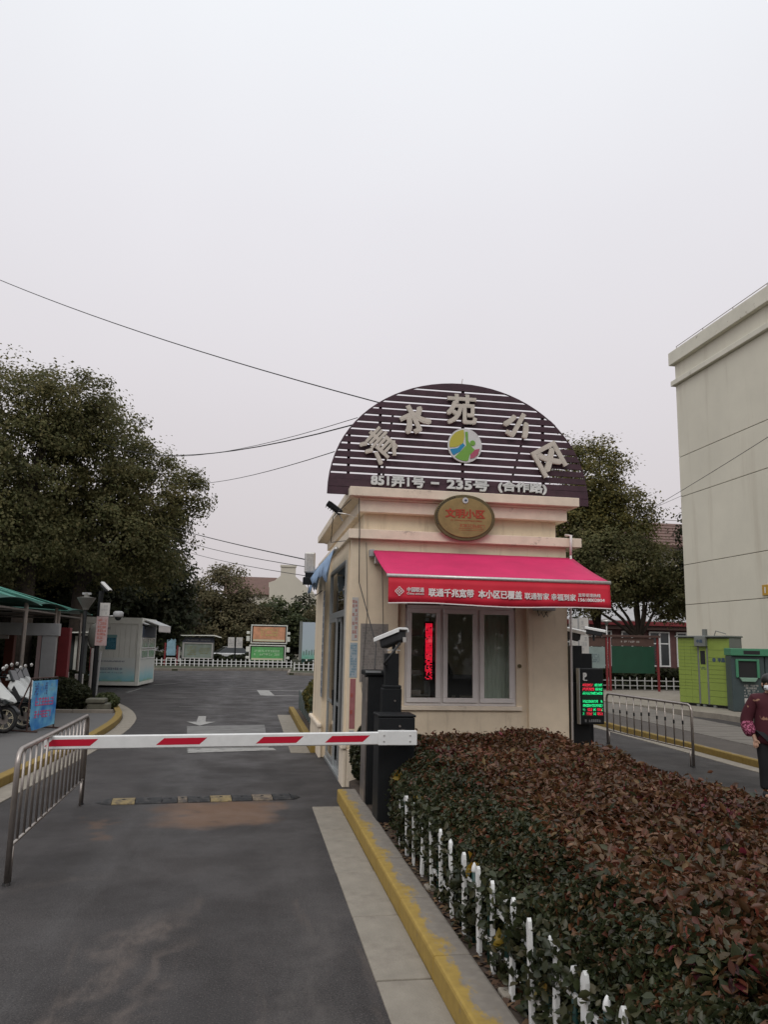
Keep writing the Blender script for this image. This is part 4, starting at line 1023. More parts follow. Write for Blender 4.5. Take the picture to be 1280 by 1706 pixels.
# sprays that poke between and over the pickets
cs = [(1.505+.024*g.normal(), 1.3+6.6*g.random(), .16+.48*g.random()**.7) for _ in range(270)]
PP = np.concatenate([np.array(c)+g.normal(size=(34, 3))*(.028, .05, .05) for c in cs])
o = link('sprays', leaf_mesh('sprays', PP, .034, F_euon, 42, up=.15, elong=1.5, fine=True), gh); o['kind'] = 'stuff'
cy = [(1.48, 4.62, .36), (1.47, 3.95, 0.39), (1.49, 3.25, 0.44), (1.70, 2.85, .55), (1.49, 5.25, 0.56), (1.52, 7.15, 0.62), (1.9, 2.55, .80), (2.05, 2.75, .84), (1.47, 2.85, 0.31), (1.53, 2.30, 0.48), (1.55, 8.30, 0.66)]
PY = np.concatenate([np.array(c)+g.normal(size=(7, 3))*.022 for c in cy])
o = link('yellow_leaves', leaf_mesh('yellow_leaves', PY, .055, F_yel, 43, up=.2, elong=1.7, fine=True), gh); o['kind'] = 'stuff'
q = MB()
for i in range(120):
    x, y = rnd.uniform(1.64, 1.85), rnd.uniform(1.3, 8.7); q.tube([(x, y, .1), (x+rnd.uniform(-.06, .06), y+rnd.uniform(-.08, .08), .3), (x+rnd.uniform(-.06, .1), y+rnd.uniform(-.1, .1), .5)], [.008, .006, .003], 4, cap=False)
q.build('stems', M_bark, gh, kind='stuff')
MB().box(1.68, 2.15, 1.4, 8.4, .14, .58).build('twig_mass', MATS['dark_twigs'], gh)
# leaf litter between kerb and pickets
g = np.random.default_rng(77); PLt = np.stack([1.43+.16*g.random(900), 1.2+8*g.random(900), .131+.008*g.random(900)], 1)
ll = link('fallen_leaves', leaf_mesh('fallen_leaves', PLt, .035, mat('litter', (.1, .06, .03), .8, isl=[(.10, .05, .025), (.05, .03, .02), (.16, .09, .04), (.07, .06, .03)]), 44, up=3, elong=1.6)); tag(ll, 'brown fallen leaves along the foot of the pickets', 'leaf litter', kind='stuff')
# small round bush at the booth corner, and the one behind
def bush(name, label, c, r, n, size, mt, seed, elong=1.5, stems=6):
    t = thing(name, label, 'shrub', (c[0], c[1], 0))
    g = np.random.default_rng(seed); d = g.normal(size=(n, 3)); d /= np.linalg.norm(d, axis=1)[:, None]
    rr = 1-np.abs(g.normal(size=n))*.16+.07*np.sin(d[:, 0]*7+seed)*np.sin(d[:, 2]*6)
    P = d*np.array(r)*rr[:, None]; P[:, 2] += c[2]; P = P[P[:, 2] > .13]
    o = link('leaves', leaf_mesh('leaves', P, size, mt, seed, out=None, elong=elong, fine=n < 20000), t); o['kind'] = 'stuff'
    q = MB()
    for i in range(stems):
        a = i*6.28/stems; q.tube([(.05*math.cos(a), .05*math.sin(a), .05), (.12*math.cos(a), .12*math.sin(a), .3), (r[0]*.5*math.cos(a), r[1]*.5*math.sin(a), c[2])], [.014, .01, .004], 5)
    q.build('stems', M_bark, t); return t
bush('small_bush', 'small dark green bush at the front left corner of the booth', (1.66, 10.95, .52), (.27, .38, .40), 7000, .035, F_euon, 51)
bush('small_bush', 'green bush with reddish top standing behind the booth door side', (1.95, 17.6, .62), (.62, .8, .55), 9000, .05, F_green, 52)
bush('small_bush', 'long olive bush in the bed beyond the booth', (2.0, 19.9, .62), (.66, 2.2, .55), 16000, .055, F_autumn, 53)
bush('small_bush', 'dull red bush top behind the olive bush beyond the booth', (2.3, 19.2, .95), (.55, 1.6, .40), 7000, .055, F_hedge, 54)

# ================================================================== LARGE BUILDING ON THE RIGHT
rb = thing('apartment_block', 'tall windowless cream end wall with a stepped cornice at the right edge', 'building', (0, 0, 0))
RX, RY = 18.0, 30.6
# wall built as storey bands with real recessed joints between them
zs_ = [0.1, 3.91, 5.59, 8.54, 10.29, 13.55]
for a, b in zip(zs_[:-1], zs_[1:]):
    B('wall_panel', M_facade, rb, RX, 34, 4, RY, a+.012, b-.012, bevel=.008)
B('joint_core', M_groove, rb, RX+.03, 33.9, 4.1, RY-.03, .1, 13.5)
B('cornice', M_facadetrim, rb, RX-.16, 34, 4, RY+.16, 13.55, 13.78, bevel=.02)
B('parapet', M_facade, rb, RX, 34, 4, RY, 13.78, 14.52)
B('cornice', M_facadetrim, rb, RX-.20, 34, 4, RY+.20, 14.52, 15.10, bevel=.02)
rail = MB(); rail.tube([(RX+.05, RY-.1, 15.35), (RX+.05, 4.2, 15.35)], .018, 5)
rail.build('wire_rail', M_steel, rb)
for i in range(13): MB().tube([(RX+.05, RY-.1-i*2.1, 15.08), (RX+.05, RY-.1-i*2.1, 15.36)], .018, 5).build('rail_post', M_steel, rb)
st = thing('wall_plate', 'small orange-yellow plate high on the right-hand building wall', 'sign', (RX-.02, 25.1, 4.0))
B('plate', mat('orange_yellow', (.48, .27, .03), .5), st, -.03, .0, 0, .32, 0, .38, bevel=.01); B('mark', M_white, st, -.034, -.031, .12, .18, .08, .3)

# parcel locker
lk = thing('parcel_locker', 'lime green parcel locker with many small doors against the right building', 'parcel locker', (14.78, 25.75, .16), R(-71.5))
# local: x runs along the front from the far end (left in view) to the near end, y back
W_, H_ = 2.12, 2.30
B('carcass', M_greyl, lk, 0, W_, .03, .62, .08, H_, bevel=.01)
B('top', M_greyl, lk, -.04, W_+.04, -.10, .66, H_+.002, H_+.06, bevel=.02)
B('plinth', M_blackm, lk, .02, W_-.02, .06, .60, 0, .08)
for xx in (.05, .72, .98, 1.4, W_-.15): B('foot', M_greyl, lk, xx, xx+.1, -.01, .06, 0, .075)
B('frame_strip', M_greyl, lk, .84, .90, -.005, .03, .09, H_-.02); B('frame_strip', M_greyl, lk, 1.20, 1.26, -.005, .03, .09, H_-.02)
def door_(x0, x1, z0, z1, parent=lk, m_=M_lime):
    me = doorcache.setdefault((round(x1-x0, 3), round(z1-z0, 3)), MB().box(0, x1-x0-.008, 0, .03, 0, z1-z0-.009).mesh('door', m_))
    return link('door', me, parent, (x0, rnd.uniform(-.003, .001), z0))
doorcache = {}
zz = .10; k = 0; hs_ = [.20, .26]+[.105]*3+[.16]*2+[.115]*8+[.16]
for h_ in hs_:
    for c in range(3): door_(.01+c*.275, .01+(c+1)*.275, zz, zz+h_)
    zz += h_
door_(.01, .835, zz, H_-.03)
zz = .10
for h_ in [.26, .2, .26, .13, .13, .16, .13, .13, .13, .26]:
    door_(1.265, W_-.01, zz, zz+h_); zz += h_
door_(1.265, W_-.01, zz, H_-.03)
door_(.905, 1.195, .10, .80); B('console', M_lime, lk, .905, 1.195, .0, .03, .80, H_-.28)
B('screen', M_blackm, lk, .95, 1.15, -.006, .0, 1.40, 1.85, bevel=.004); B('sign_box', M_greyl, lk, .83, 1.27, -.14, .0, H_-.30, H_+.02, bevel=.01)
text('lettering', '丰巢', lk, (1.05, -.143, H_-.13), .26, .12, .002, .006, M_ink); text('lettering', '丰巢', lk, (1.79, -.006, 1.56), .30, .15, .002, .008, M_ink)
MB().lathe([(.07, -.006), (.07, -.003)], 12, (1.50, 0, 1.56), 'y').build('emblem', M_ink, lk)
glyph_rows(MB(), .93, 1.17, 1.22, 1.33, 2, -.003, 12, th=.002).build('small_print', M_ink, lk)
MB().box(.98, 1.12, .1, .2, H_+.06, H_+.28).tube([(1.4, .2, H_+.07), (1.5, .15, H_+.22), (1.9, .15, H_+.12)], .015, 5).build('antenna', M_greyl, lk)

# recycling machine
rc = thing('recycling_machine', 'slate green recycling machine with a bright green band and open hatch', 'recycling machine', (14.92, 22.85, .16), R(-20))
q = MB(); q.box(0, .98, .04, .8, .0, 1.72); q.build('cabinet', M_sgreen, rc, bevel=.03)
B('green_band', M_rgreen, rc, -.02, 2.6, -.06, .84, 1.722, 1.95, bevel=.02)
B('second_cabinet', M_sgreen, rc, 1.0, 2.58, .06, .8, 0, 1.72, bevel=.03)
B('display', M_blackm, rc, .36, .84, -.066, -.06, 1.77, 1.88)
q = MB(); q.box(.12, .20, -.03, .04, 1.05, 1.62).box(.74, .82, -.03, .04, 1.05, 1.62).box(.20, .74, -.03, .04, 1.56, 1.62); q.build('hatch_frame', M_rgreen, rc, bevel=.01)
B('hatch', M_blackm, rc, .20, .74, .02, .045, 1.05, 1.56)
MB().prism([(.20, 1.05), (.74, 1.05), (.66, .93), (.28, .93)], -.10, .04).build('tray', mat('pale_green', (.20, .33, .25), .5), rc, bevel=.01)
glyph_rows(MB(), .34, .76, .45, .85, 5, .038, 14, th=.003, dens=.8).build('small_print', M_paper, rc); B('label', M_paper, rc, .34, .5, .034, .039, .22, .42)

# ================================================================== RIGHT BACKGROUND
# red-posted notice boards
nb = thing('notice_board', 'wide notice board with dark green panel between dark red posts', 'notice board', (15.9, 33.9, .1), R(-8))
for x in (-1.45, .0, .14, 2.35): B('post', M_redpost, nb, x, x+.09, -.05, .05, 0, 2.55, bevel=.01)
B('roof_beam', M_brown, nb, -1.5, 2.5, -.12, .12, 2.45, 2.55, bevel=.01)
B('green_panel', mat('board_green', (.010, .060, .034), .35, noise=(2, .2)), nb, .28, 2.22, -.03, .03, .85, 2.05); B('header', M_brown, nb, .28, 2.22, -.04, .04, 2.07, 2.43)
B('glass_panel', mat('board_pale', (.23, .29, .28), .4, noise=(2, .2)), nb, -1.32, -.04, -.03, .03, 1.05, 2.0); B('header', M_brown, nb, -1.35, -.02, -.04, .04, 2.02, 2.43)
q = glyph_rows(MB(), -1.2, -.3, 1.3, 1.7, 5, -.03, 15, th=.004); q.build('print', M_ink, nb)
glyph_rows(MB(), .7, 1.6, 2.2, 2.32, 1, -.04, 16, th=.004).build('header_print', M_paper, nb)
lat = MB()
for i in range(9): lat.quad((.09, -.02, .9+i*.12), (.14, -.02, .9+i*.12+.07), (.14, -.02, .9+i*.12+.10), (.09, -.02, .9+i*.12+.03)); lat.quad((2.27, -.02, .9+i*.12), (2.34, -.02, .9+i*.12+.07), (2.34, -.02, .9+i*.12+.10), (2.27, -.02, .9+i*.12+.03))
lat.build('lattice', M_redpost, nb, kind='stuff')
# white picket fence in front of the planting on the right
def white_fence(name, label, p0, p1, h, step, pw_=.05):
    t = thing(name, label, 'fence', (p0[0], p0[1], .1), math.atan2(p1[1]-p0[1], p1[0]-p0[0]))
    Ln = math.hypot(p1[0]-p0[0], p1[1]-p0[1])
    me = MB().prism([(-pw_/2, 0), (pw_/2, 0), (pw_/2, h-.06), (0, h), (-pw_/2, h-.06)], -.012, .012).mesh('picket', M_white)
    for i in range(int(Ln/step)+1): link('picket', me, t, (i*step, -.02, 0), (rnd.uniform(-.03, .03), rnd.uniform(-.03, .03), 0))
    for z in (h*.3, h*.68): B('rail', M_white, t, 0, Ln, -.008, .014, z, z+.04)
    return t
white_fence('picket_fence', 'low white picket fence behind the right-hand notice board', (14.4, 36.1), (22.5, 35.4), .62, .36)
wood = []
def tree(name, label, base, h, tr, ells, n_per, leaf, mt, seed, limbs=6, group=None, clump=.6, spread=.32, frac=1.0, lean=(0, 0), cat='tree'):
    t = thing(name, label, cat, (base[0], base[1], base[2] if len(base) > 2 else 0), group=group)
    r = random.Random(seed); q = MB(); fork = h
    top = (lean[0], lean[1], fork)
    q.tube([(0, 0, -.1), (tr*.1, 0, .3), (lean[0]*.4, lean[1]*.4, fork*.5), top], [tr*1.5, tr*1.1, tr*.9, tr*.75], 9)
    for i in range(limbs):
        c, rr = ells[i % len(ells)]
        e = Vector((c[0]-base[0]+r.uniform(-.6, .6)*rr[0], c[1]-base[1]+r.uniform(-.6, .6)*rr[1], c[2]+r.uniform(-.3, .6)*rr[2]))
        s = Vector(top); md = s.lerp(e, .5)+Vector((r.uniform(-.4, .4), r.uniform(-.4, .4), r.uniform(-.2, .5)))
        q.tube([s-Vector((0, 0, .3)), s.lerp(md, .5)+Vector((r.uniform(-.15, .15), 0, 0)), md, e], [tr*.55, tr*.42, tr*.28, tr*.08], 6)
        for _ in range(2):
            e2 = md+Vector((r.uniform(-1, 1)*rr[0]*.7, r.uniform(-1, 1)*rr[1]*.7, r.uniform(.0, .8)*rr[2])); q.tube([md, md.lerp(e2, .5)+Vector((0, 0, .15)), e2], [tr*.24, tr*.15, tr*.04], 5)
    q.build('trunk', M_bark, t, smooth=True)
    P, O = crown_points(ells, n_per, seed, clump, spread, frac=frac)
    P = P-np.array([base[0], base[1], 0]); O /= np.maximum(np.linalg.norm(O, axis=1), .01)[:, None]
    m_ = P[:, 2] > .35; P = P[m_]; O = O[m_]
    g = np.random.default_rng(seed); s_ = leaf*(.7+.6*g.random(len(P)))
    me = leaf_mesh('crown', P, s_, mt, seed, up=.25, elong=1.5, out=O)
    o = link('crown', me, t); o['kind'] = 'stuff'
    return t
# trees behind the booth on the right
tree('street_tree', 'tall tree yellowing at its top, rising behind the right end of the arched sign', (18.6, 40.5), 3.2, .22,
     [((18.4, 40.5, 11.2), (1.9, 2.0, 2.3)), ((19.6, 40.2, 9.2), (1.9, 2, 1.7)), ((17.4, 40.6, 8.6), (1.8, 2, 2.2))], 70, .105, F_autumn, 101, clump=.60, spread=.34)
tree('street_tree', 'dark broad tree below the yellowing one, with branches over the notice board', (20.2, 39.0), 2.8, .20,
     [((18.7, 39.2, 6.6), (2.6, 2.2, 2.3)), ((20.8, 39.6, 6.3), (1.6, 1.7, 1.5)), ((17.2, 39.2, 5.4), (1.8, 1.8, 1.5)), ((22.2, 39.3, 5.0), (1.5, 1.6, 1.3))], 70, .10, F_camphor, 102, limbs=9, clump=.60, spread=.34)
tree('street_tree', 'narrow dark tree pressed against the corner of the right-hand building', (23.2, 38.2), 2.4, .14,
     [((23.5, 38.8, 8.2), (.62, .9, 1.4)), ((23.1, 38.4, 6.0), (1.1, 1.2, 1.3))], 40, .14, F_dark, 103, clump=.6)
tree('street_tree', 'low shaded tree behind the signs at the right corner of the booth', (15.4, 42), 1.8, .12,
     [((14.8, 42, 4.6), (2.2, 1.6, 1.8)), ((13.2, 43, 6.0), (1.9, 1.6, 2.2)), ((15.8, 42.5, 7.6), (1.7, 1.5, 1.8))], 40, .14, F_dark, 104, clump=.6)
def hedge_block(name, label, x0, x1, y0, y1, z0, z1, n, size, mt, seed, rz=0):
    g = np.random.default_rng(seed); t = thing(name, label, 'hedge', ((x0+x1)/2, (y0+y1)/2, 0), rz)
    hx, hy = (x1-x0)/2, (y1-y0)/2; face = g.random(n)
    x = -hx+2*hx*g.random(n); y = np.where(face < .5, -hy+.12*g.normal(size=n), -hy+2*hy*g.random(n)); tt = z1+.10*np.sin(x*1.7+seed)+.06*np.sin(x*5.3)
    z = np.where(face < .5, z0+(tt-z0)*g.random(n), tt-.06*np.abs(g.normal(size=n)))
    o = link('leaves', leaf_mesh('leaves', np.stack([x, y, z], 1), size, mt, seed, up=.3), t); o['kind'] = 'stuff'
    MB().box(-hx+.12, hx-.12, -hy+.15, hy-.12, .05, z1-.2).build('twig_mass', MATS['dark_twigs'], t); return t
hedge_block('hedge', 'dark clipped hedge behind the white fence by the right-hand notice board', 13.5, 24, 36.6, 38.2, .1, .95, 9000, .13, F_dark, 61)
# maroon single-storey building with grey roof
mb_ = thing('maroon_building', 'low maroon building with white window frames and a pale grey roof behind the trees', 'building', (24, 50, 0))
B('wall', M_maroon, mb_, -6, 10, 0, 8, .1, 3.75)
MB().prism([(-.5, 3.75), (-.5, 3.95), (3.2, 5.45), (9, 5.45), (9, 3.75)], -6.4, 10.4, 'x').build('roof', mat('pale_roof', (.42, .41, .41), .7, noise=(1, .15)), mb_)
B('fascia', M_redpost, mb_, -6.4, 10.4, -.56, -.505, 3.62, 3.88); B('eaves_band', M_brown, mb_, -6.2, 10.2, -.40, -.0, 3.35, 3.60)
for xw in (-4.2, -1.6, .6, 2.6, 4.6):
    f = MB(); t_ = .09
    f.box(xw, xw+1.5, -.08, 0, .9, .9+t_).box(xw, xw+1.5, -.08, 0, 3.15, 3.15+t_).box(xw, xw+t_, -.08, 0, .9+t_, 3.15).box(xw+1.5-t_, xw+1.5, -.08, 0, .9+t_, 3.15).box(xw+.70, xw+.82, -.08, 0, .9+t_, 3.15).box(xw+t_, xw+1.5-t_, -.07, -.01, 2.4, 2.48)
    w_ = f.build('window', M_white, mb_); B('pane', M_glassd, w_, xw+.05, xw+1.45, -.03, -.02, .95, 3.2)
rh = thing('tiled_house', 'cream house with a brown tiled roof showing between the tree and the right building', 'house', (34, 62, 0))
B('wall', mat('cream_wall_far', (.50, .46, .38), .85, noise=(1, .08)), rh, -8, 8, 0, 9, 0, 10.9)
rfm = MB().prism([(-.6, 10.8), (4.5, 13.6), (9.6, 10.8)], -8.4, 8.4, 'x'); rf = rfm.build('roof', M_tile, rh)
for i in range(8):                                        # courses of tiles as raised strips
    u0, u1 = i/8, (i+1)/8; y0, z0_ = -.6+5.1*u0, 10.8+2.8*u0; y1, z1_ = -.6+5.1*u1, 10.8+2.8*u1
    MB().prism([(y0, z0_+.02), (y0-.02, z0_+.10), (y1, z1_+.04), (y1, z1_+.02)], -8.4, 8.4, 'x').build('tile_course', M_tile, rh)
MB().prism([(-.70, 10.62), (-.70, 10.80), (-.45, 10.80), (-.45, 10.62)], -8.4, 8.4, 'x').build('gutter', M_brown, rh)
for xw in (-2.3, -.4, 2.2):
    w_ = B('window', M_brown, rh, xw, xw+.85, -.05, .0, 9.2, 10.3); B('pane', M_glassd, w_, xw+.08, xw+.77, -.07, -.052, 9.28, 10.22)
rl = MB().tube([(-8.4, 4.5, 13.95), (8.4, 4.5, 13.95)], .03, 5); rl.build('ridge_wire', M_steel, rh)
gl = thing('garden_lamp', 'small mushroom-capped garden lamp on a pale pole behind the notice board', 'lamp', (17.4, 36.9, .1))
MB().tube([(0, 0, 0), (0, 0, 3.1)], .035, 6).build('pole', M_white, gl); MB().lathe([(.05, 3.05), (.10, 3.2), (.26, 3.24), (.26, 3.29), (.1, 3.38), (.02, 3.4)], 16).build('cap', M_galv, gl, smooth=True)
# white finger signs with cameras, just behind the booth on the right
fs = thing('direction_sign', 'pair of white vertical signs on a pole with small cameras behind the booth', 'sign', (9.06, 21.0, .1))
MB().tube([(0, 0, 0), (0, 0, 2.75)], .04, 8).build('pole', M_grey, fs)
B('sign_panel', M_paper, fs, -.30, -.05, -.06, -.04, 1.95, 2.72); B('sign_panel', M_paper, fs, .0, .27, -.06, -.04, 1.70, 2.76)
glyph_rows(MB(), -.26, -.09, 2.05, 2.65, 5, -.06, 17, th=.003, dens=.6).build('print', M_grey, fs); glyph_rows(MB(), .05, .22, 1.8, 2.7, 6, -.06, 18, th=.003, dens=.6).build('print', M_grey, fs)
MB().tube([(-.45, 0, 2.25), (.5, 0, 2.25)], .02, 6).build('bracket', M_white, fs)
c1 = bullet_camera('street_camera', 'small white camera reaching right from the vertical signs', (9.46, 20.9, 2.38), R(60), 1.3, R(10))
c2 = bullet_camera('street_camera', 'small white dome-backed camera on the left of the vertical signs', (8.64, 20.9, 2.30), R(-40), .8, R(8))

# ================================================================== LEFT SIDE
# green canopies of the scooter shed, receding beside the pavement
for i, (x, y, hh, lab) in enumerate(((-8.05, 18.9, 2.78, 'green fabric canopy over the scooters, nearest of the row'), (-8.15, 22.4, 2.80, 'green fabric canopy, middle one of the row over the scooters'), (-8.2, 26.0, 2.78, 'green fabric canopy, far one next to the lamp post'))):
    t = thing('canopy', lab, 'canopy', (x, y, 0), group='green canopies over the scooter parking')
    hw, hd = 2.85, 1.78; z0, z1 = hh, hh+.85
    # four-sided sagging tent roof
    q = MB(); n = 8
    for (ax, ay, bx, by) in ((-hw, -hd, hw, -hd), (hw, -hd, hw, hd), (hw, hd, -hw, hd), (-hw, hd, -hw, -hd)):
        for a in range(n):
            for b in range(n):
                def P(u, v):
                    ex = ax+(bx-ax)*u; ey = ay+(by-ay)*u; k = 1-v; sag = .10*math.sin(math.pi*u)
                    return (ex*k, ey*k, z0+sag*k+(z1-z0)*(v**1.25))
                q.quad(P(a/n, b/n), P((a+1)/n, b/n), P((a+1)/n, (b+1)/n), P(a/n, (b+1)/n))
    o = q.build('fabric', M_green_can, t, smooth=True); s_ = o.modifiers.new('t', 'SOLIDIFY'); s_.thickness = .01
    for sx_ in (-1, 1):
        for sy_ in (-1, 1):
            MB().tube([(sx_*hw, sy_*hd, z0), (0, 0, z1)], .016, 5).build('ridge_piping', mat('piping', (.10, .30, .24), .5), t)
            MB().tube([(sx_*(hw-.3), sy_*(hd-.25), .1), (sx_*(hw-.3), sy_*(hd-.25), z0+.12)], .045, 8).build('post', M_steel, t)
    MB().tube([(-hw+.3, -hd+.25, z0-.12), (hw-.3, -hd+.25, z0-.12), (hw-.3, hd-.25, z0-.12), (-hw+.3, hd-.25, z0-.12), (-hw+.3, -hd+.25, z0-.12)], .03, 6).build('top_frame', M_steel, t)
gb = thing('portal_frame', 'pale beam and posts standing under the green canopies', 'frame', (-6.1, 22.6, .1))
B('beam', M_grey, gb, -.9, .95, -.08, .08, 1.95, 2.28, bevel=.01); B('post', mat('dusty_pink', (.30, .22, .21), .7), gb, -.85, -.72, -.06, .06, 0, 1.95); B('post', M_grey, gb, .52, .88, -.06, .06, .75, 1.95)
B('post', mat('dusty_pink', (.3, .22, .2)), gb, .40, .50, -.06, .06, 0, 1.95); B('knee', M_steel, gb, -.70, -.35, -.03, .03, 1.85, 1.94)
rp = thing('red_pillar', 'dark red pillar at the end of the scooter parking', 'pillar', (-5.45, 24.6, .1)); B('shaft', M_redpost, rp, -.15, .15, -.15, .15, 0, 2.2, bevel=.01); B('base', M_brown, rp, -.18, .18, -.18, .18, 0, .15)
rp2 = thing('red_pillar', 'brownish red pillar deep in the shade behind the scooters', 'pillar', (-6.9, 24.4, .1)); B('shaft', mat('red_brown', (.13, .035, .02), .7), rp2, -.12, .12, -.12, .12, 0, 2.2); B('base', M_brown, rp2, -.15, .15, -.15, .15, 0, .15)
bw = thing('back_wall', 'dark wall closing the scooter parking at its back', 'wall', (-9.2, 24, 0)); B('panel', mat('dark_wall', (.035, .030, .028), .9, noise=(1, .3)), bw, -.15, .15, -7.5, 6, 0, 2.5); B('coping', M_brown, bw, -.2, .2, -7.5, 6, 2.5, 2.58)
shd = thing('metal_shed', 'dark corrugated metal shed with a thin pale sloping roof beside the container office', 'shed', (-6.75, 29.3, .1))
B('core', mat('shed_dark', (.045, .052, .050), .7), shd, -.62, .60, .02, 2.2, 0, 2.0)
for i in range(10): B('rib', MATS['shed_dark'], shd, -.60+i*.12, -.54+i*.12, -.015, .02, .02, 1.98)
B('corner_panel', M_contf, shd, .60, .78, -.05, .5, 0, 1.98, bevel=.01); MB().prism([(-.95, 2.02), (1.15, 2.10), (1.15, 2.14), (-.95, 2.06)], -.4, 2.4).build('roof', M_contf, shd)

# container office
co = thing('container_office', 'pale grey container office with a printed mural and service window by the road', 'container office', (-7.61, 35.0, .08), R(-4))
CW, CD, CH = 2.98, 3.3, 2.80
B('core', M_cont, co, .08, CW-.08, .06, CD-.06, .12, CH-.10)
for k in range(13):
    x = .16+k*.215
    if x < CW-.3: B('wall_panel', M_cont, co, x, x+.207, .03, .065, .16, CH-.26)
for (x0, x1) in ((0, .16), (CW-.16, CW)):
    for (y0, y1) in ((0, .16), (CD-.16, CD)): B('corner_post', M_contf, co, x0, x1, y0, y1, .0, CH, bevel=.02)
for z0, z1 in ((.0, .15), (CH-.24, CH)):
    B('rail', M_contf, co, .16, CW-.16, 0.01, .15, z0, z1, bevel=.015); B('rail', M_contf, co, CW-.15, CW-.01, .16, CD-.16, z0, z1, bevel=.015); B('rail', M_contf, co, .01, .15, .16, CD-.16, z0, z1, bevel=.015)
B('roof', M_contf, co, .02, CW-.02, .02, CD-.02, CH, CH+.03)
def mural_mat():
    M = bpy.data.materials.new('mural_print'); M.use_nodes = True; t = M.node_tree; b = t.nodes['Principled BSDF']; b.inputs['Roughness'].default_value = .5
    tc = t.nodes.new('ShaderNodeTexCoord'); s = t.nodes.new('ShaderNodeSeparateXYZ'); t.links.new(tc.outputs['Object'], s.inputs[0])
    n1 = t.nodes.new('ShaderNodeTexNoise'); n1.inputs['Scale'].default_value = 3.5; t.links.new(tc.outputs['Object'], n1.inputs['Vector'])
    ma = t.nodes.new('ShaderNodeMath'); ma.operation = 'MULTIPLY_ADD'; ma.inputs[1].default_value = .35; t.links.new(n1.outputs['Fac'], ma.inputs[0]); t.links.new(s.outputs['Z'], ma.inputs[2])
    r = t.nodes.new('ShaderNodeValToRGB'); t.links.new(ma.outputs[0], r.inputs[0]); e = r.color_ramp.elements
    e[0].position = .15; e[0].color = (.40, .50, .28, 1); e[1].position = 1.0; e[1].color = (.58, .60, .56, 1)
    for p, c in ((.30, (.26, .46, .30, 1)), (.42, (.24, .50, .55, 1)), (.62, (.36, .58, .60, 1)), (.85, (.50, .58, .57, 1))):
        q = e.new(p); q.color = c
    t.links.new(r.outputs[0], b.inputs['Base Color']); return M
M_mural = mural_mat()
B('mural', M_mural, co, .9, CW-.18, .020, .029, .17, 1.15)
q = glyph_rows(MB(), 1.15, 2.35, .96, 1.04, 1, .019, 33, th=.004, dens=.95); glyph_rows(q, 1.05, 2.35, .62, .76, 1, .019, 34, th=.004, dens=1.0); glyph_rows(q, 1.2, 2.3, .50, .55, 1, .019, 35, th=.004); q.build('lettering', mat('navy_print', (.03, .05, .14), .6), co)
B('blue_poster', mat('teal_print', (.015, .12, .17), .5, noise=(4, .2)), co, 1.52, 1.95, .018, .029, 1.48, 1.98); B('poster_header', mat('teal_pale', (.14, .27, .26), .6), co, 1.48, 1.97, .020, .0295, 1.985, 2.10)
glyph_rows(MB(), 1.56, 1.91, 1.52, 1.95, 8, .018, 36, th=.003).build('poster_print', mat('pale_blue_print', (.12, .3, .36), .6), co)
B('vent', M_grey, co, 1.50, 1.66, .0, .029, 2.32, 2.42, bevel=.01)
# service side facing the road
xs_ = CW
B('side_panel', M_mural, co, xs_-.03, xs_-.005, .17, CD-.17, .16, 1.08); B('side_header', mat('navy_header', (.05, .07, .12), .5), co, xs_-.03, xs_-.004, .17, CD-.17, 2.02, 2.50)
for (y0, y1) in ((.20, 1.62), (1.66, 3.1)):
    for (z0, z1) in ((1.10, 1.50), (1.54, 2.0)):
        f = MB(); t_ = .05; x0, x1 = xs_-.03, xs_+.01
        f.box(x0, x1, y0, y1, z0, z0+t_).box(x0, x1, y0, y1, z1-t_, z1).box(x0, x1, y0, y0+t_, z0+t_, z1-t_).box(x0, x1, y1-t_, y1, z0+t_, z1-t_)
        w_ = f.build('window', M_white, co); B('pane', mat('pale_glass', (.16, .20, .19), .15, noise=(2, .3)), w_, x1-.022, x1-.015, y0+t_-.01, y1-t_+.01, z0+t_-.01, z1-t_+.01)
MB().prism([(xs_-.02, 2.74), (xs_+.62, 2.52), (xs_+.62, 2.55), (xs_-.02, 2.79)], .5, 3.4).build('awning', M_white, co)
q = MB()
for k in range(12): q.prism([(.5+k*.242, 2.54), (.5+k*.242+.242, 2.54), (.5+k*.242+.242, 2.30), (.5+k*.242+.121, 2.24), (.5+k*.242, 2.30)], xs_+.60, xs_+.615, 'x')
q.build('awning_valance', M_upvc, co, kind='stuff')
bullet_camera('street_camera', 'small white camera under the top corner of the container office', (-4.50, 34.75, 2.55), R(40), .9, R(10))

# lamp posts and signs at the bed corner
lp = thing('street_lamp', 'black lamp post with an inverted cone lantern beside the green canopies', 'street lamp', (-4.82, 24.0, .1))
MB().lathe([(.10, 0), (.10, .45), (.055, .55), (.050, 2.75), (.03, 2.8)], 12).build('pole', M_black, lp, smooth=True)
MB().lathe([(.08, 2.72), (.10, 2.78), (.26, 3.05), (.27, 3.07), (.08, 3.10), (.07, 3.2), (.02, 3.22)], 16).build('lantern', mat('frosted', (.16, .155, .14), .4), lp)
B('cap', M_grey, lp, -.12, .12, -.06, .06, 3.16, 3.22)
cpn = thing('camera_pole', 'black pole with a tilted floodlight camera and vertical red-lettered banner signs', 'pole', (-4.50, 24.4, .1))
MB().tube([(0, 0, 0), (0, 0, 3.3)], .07, 10).build('pole', M_black, cpn)
B('banner_panel', mat('banner_pink', (.42, .30, .29), .7, noise=(6, .2)), cpn, -.05, .28, -.10, -.08, 1.70, 2.55); B('banner_panel', M_paper, cpn, .02, .30, -.10, -.08, 2.56, 2.95)
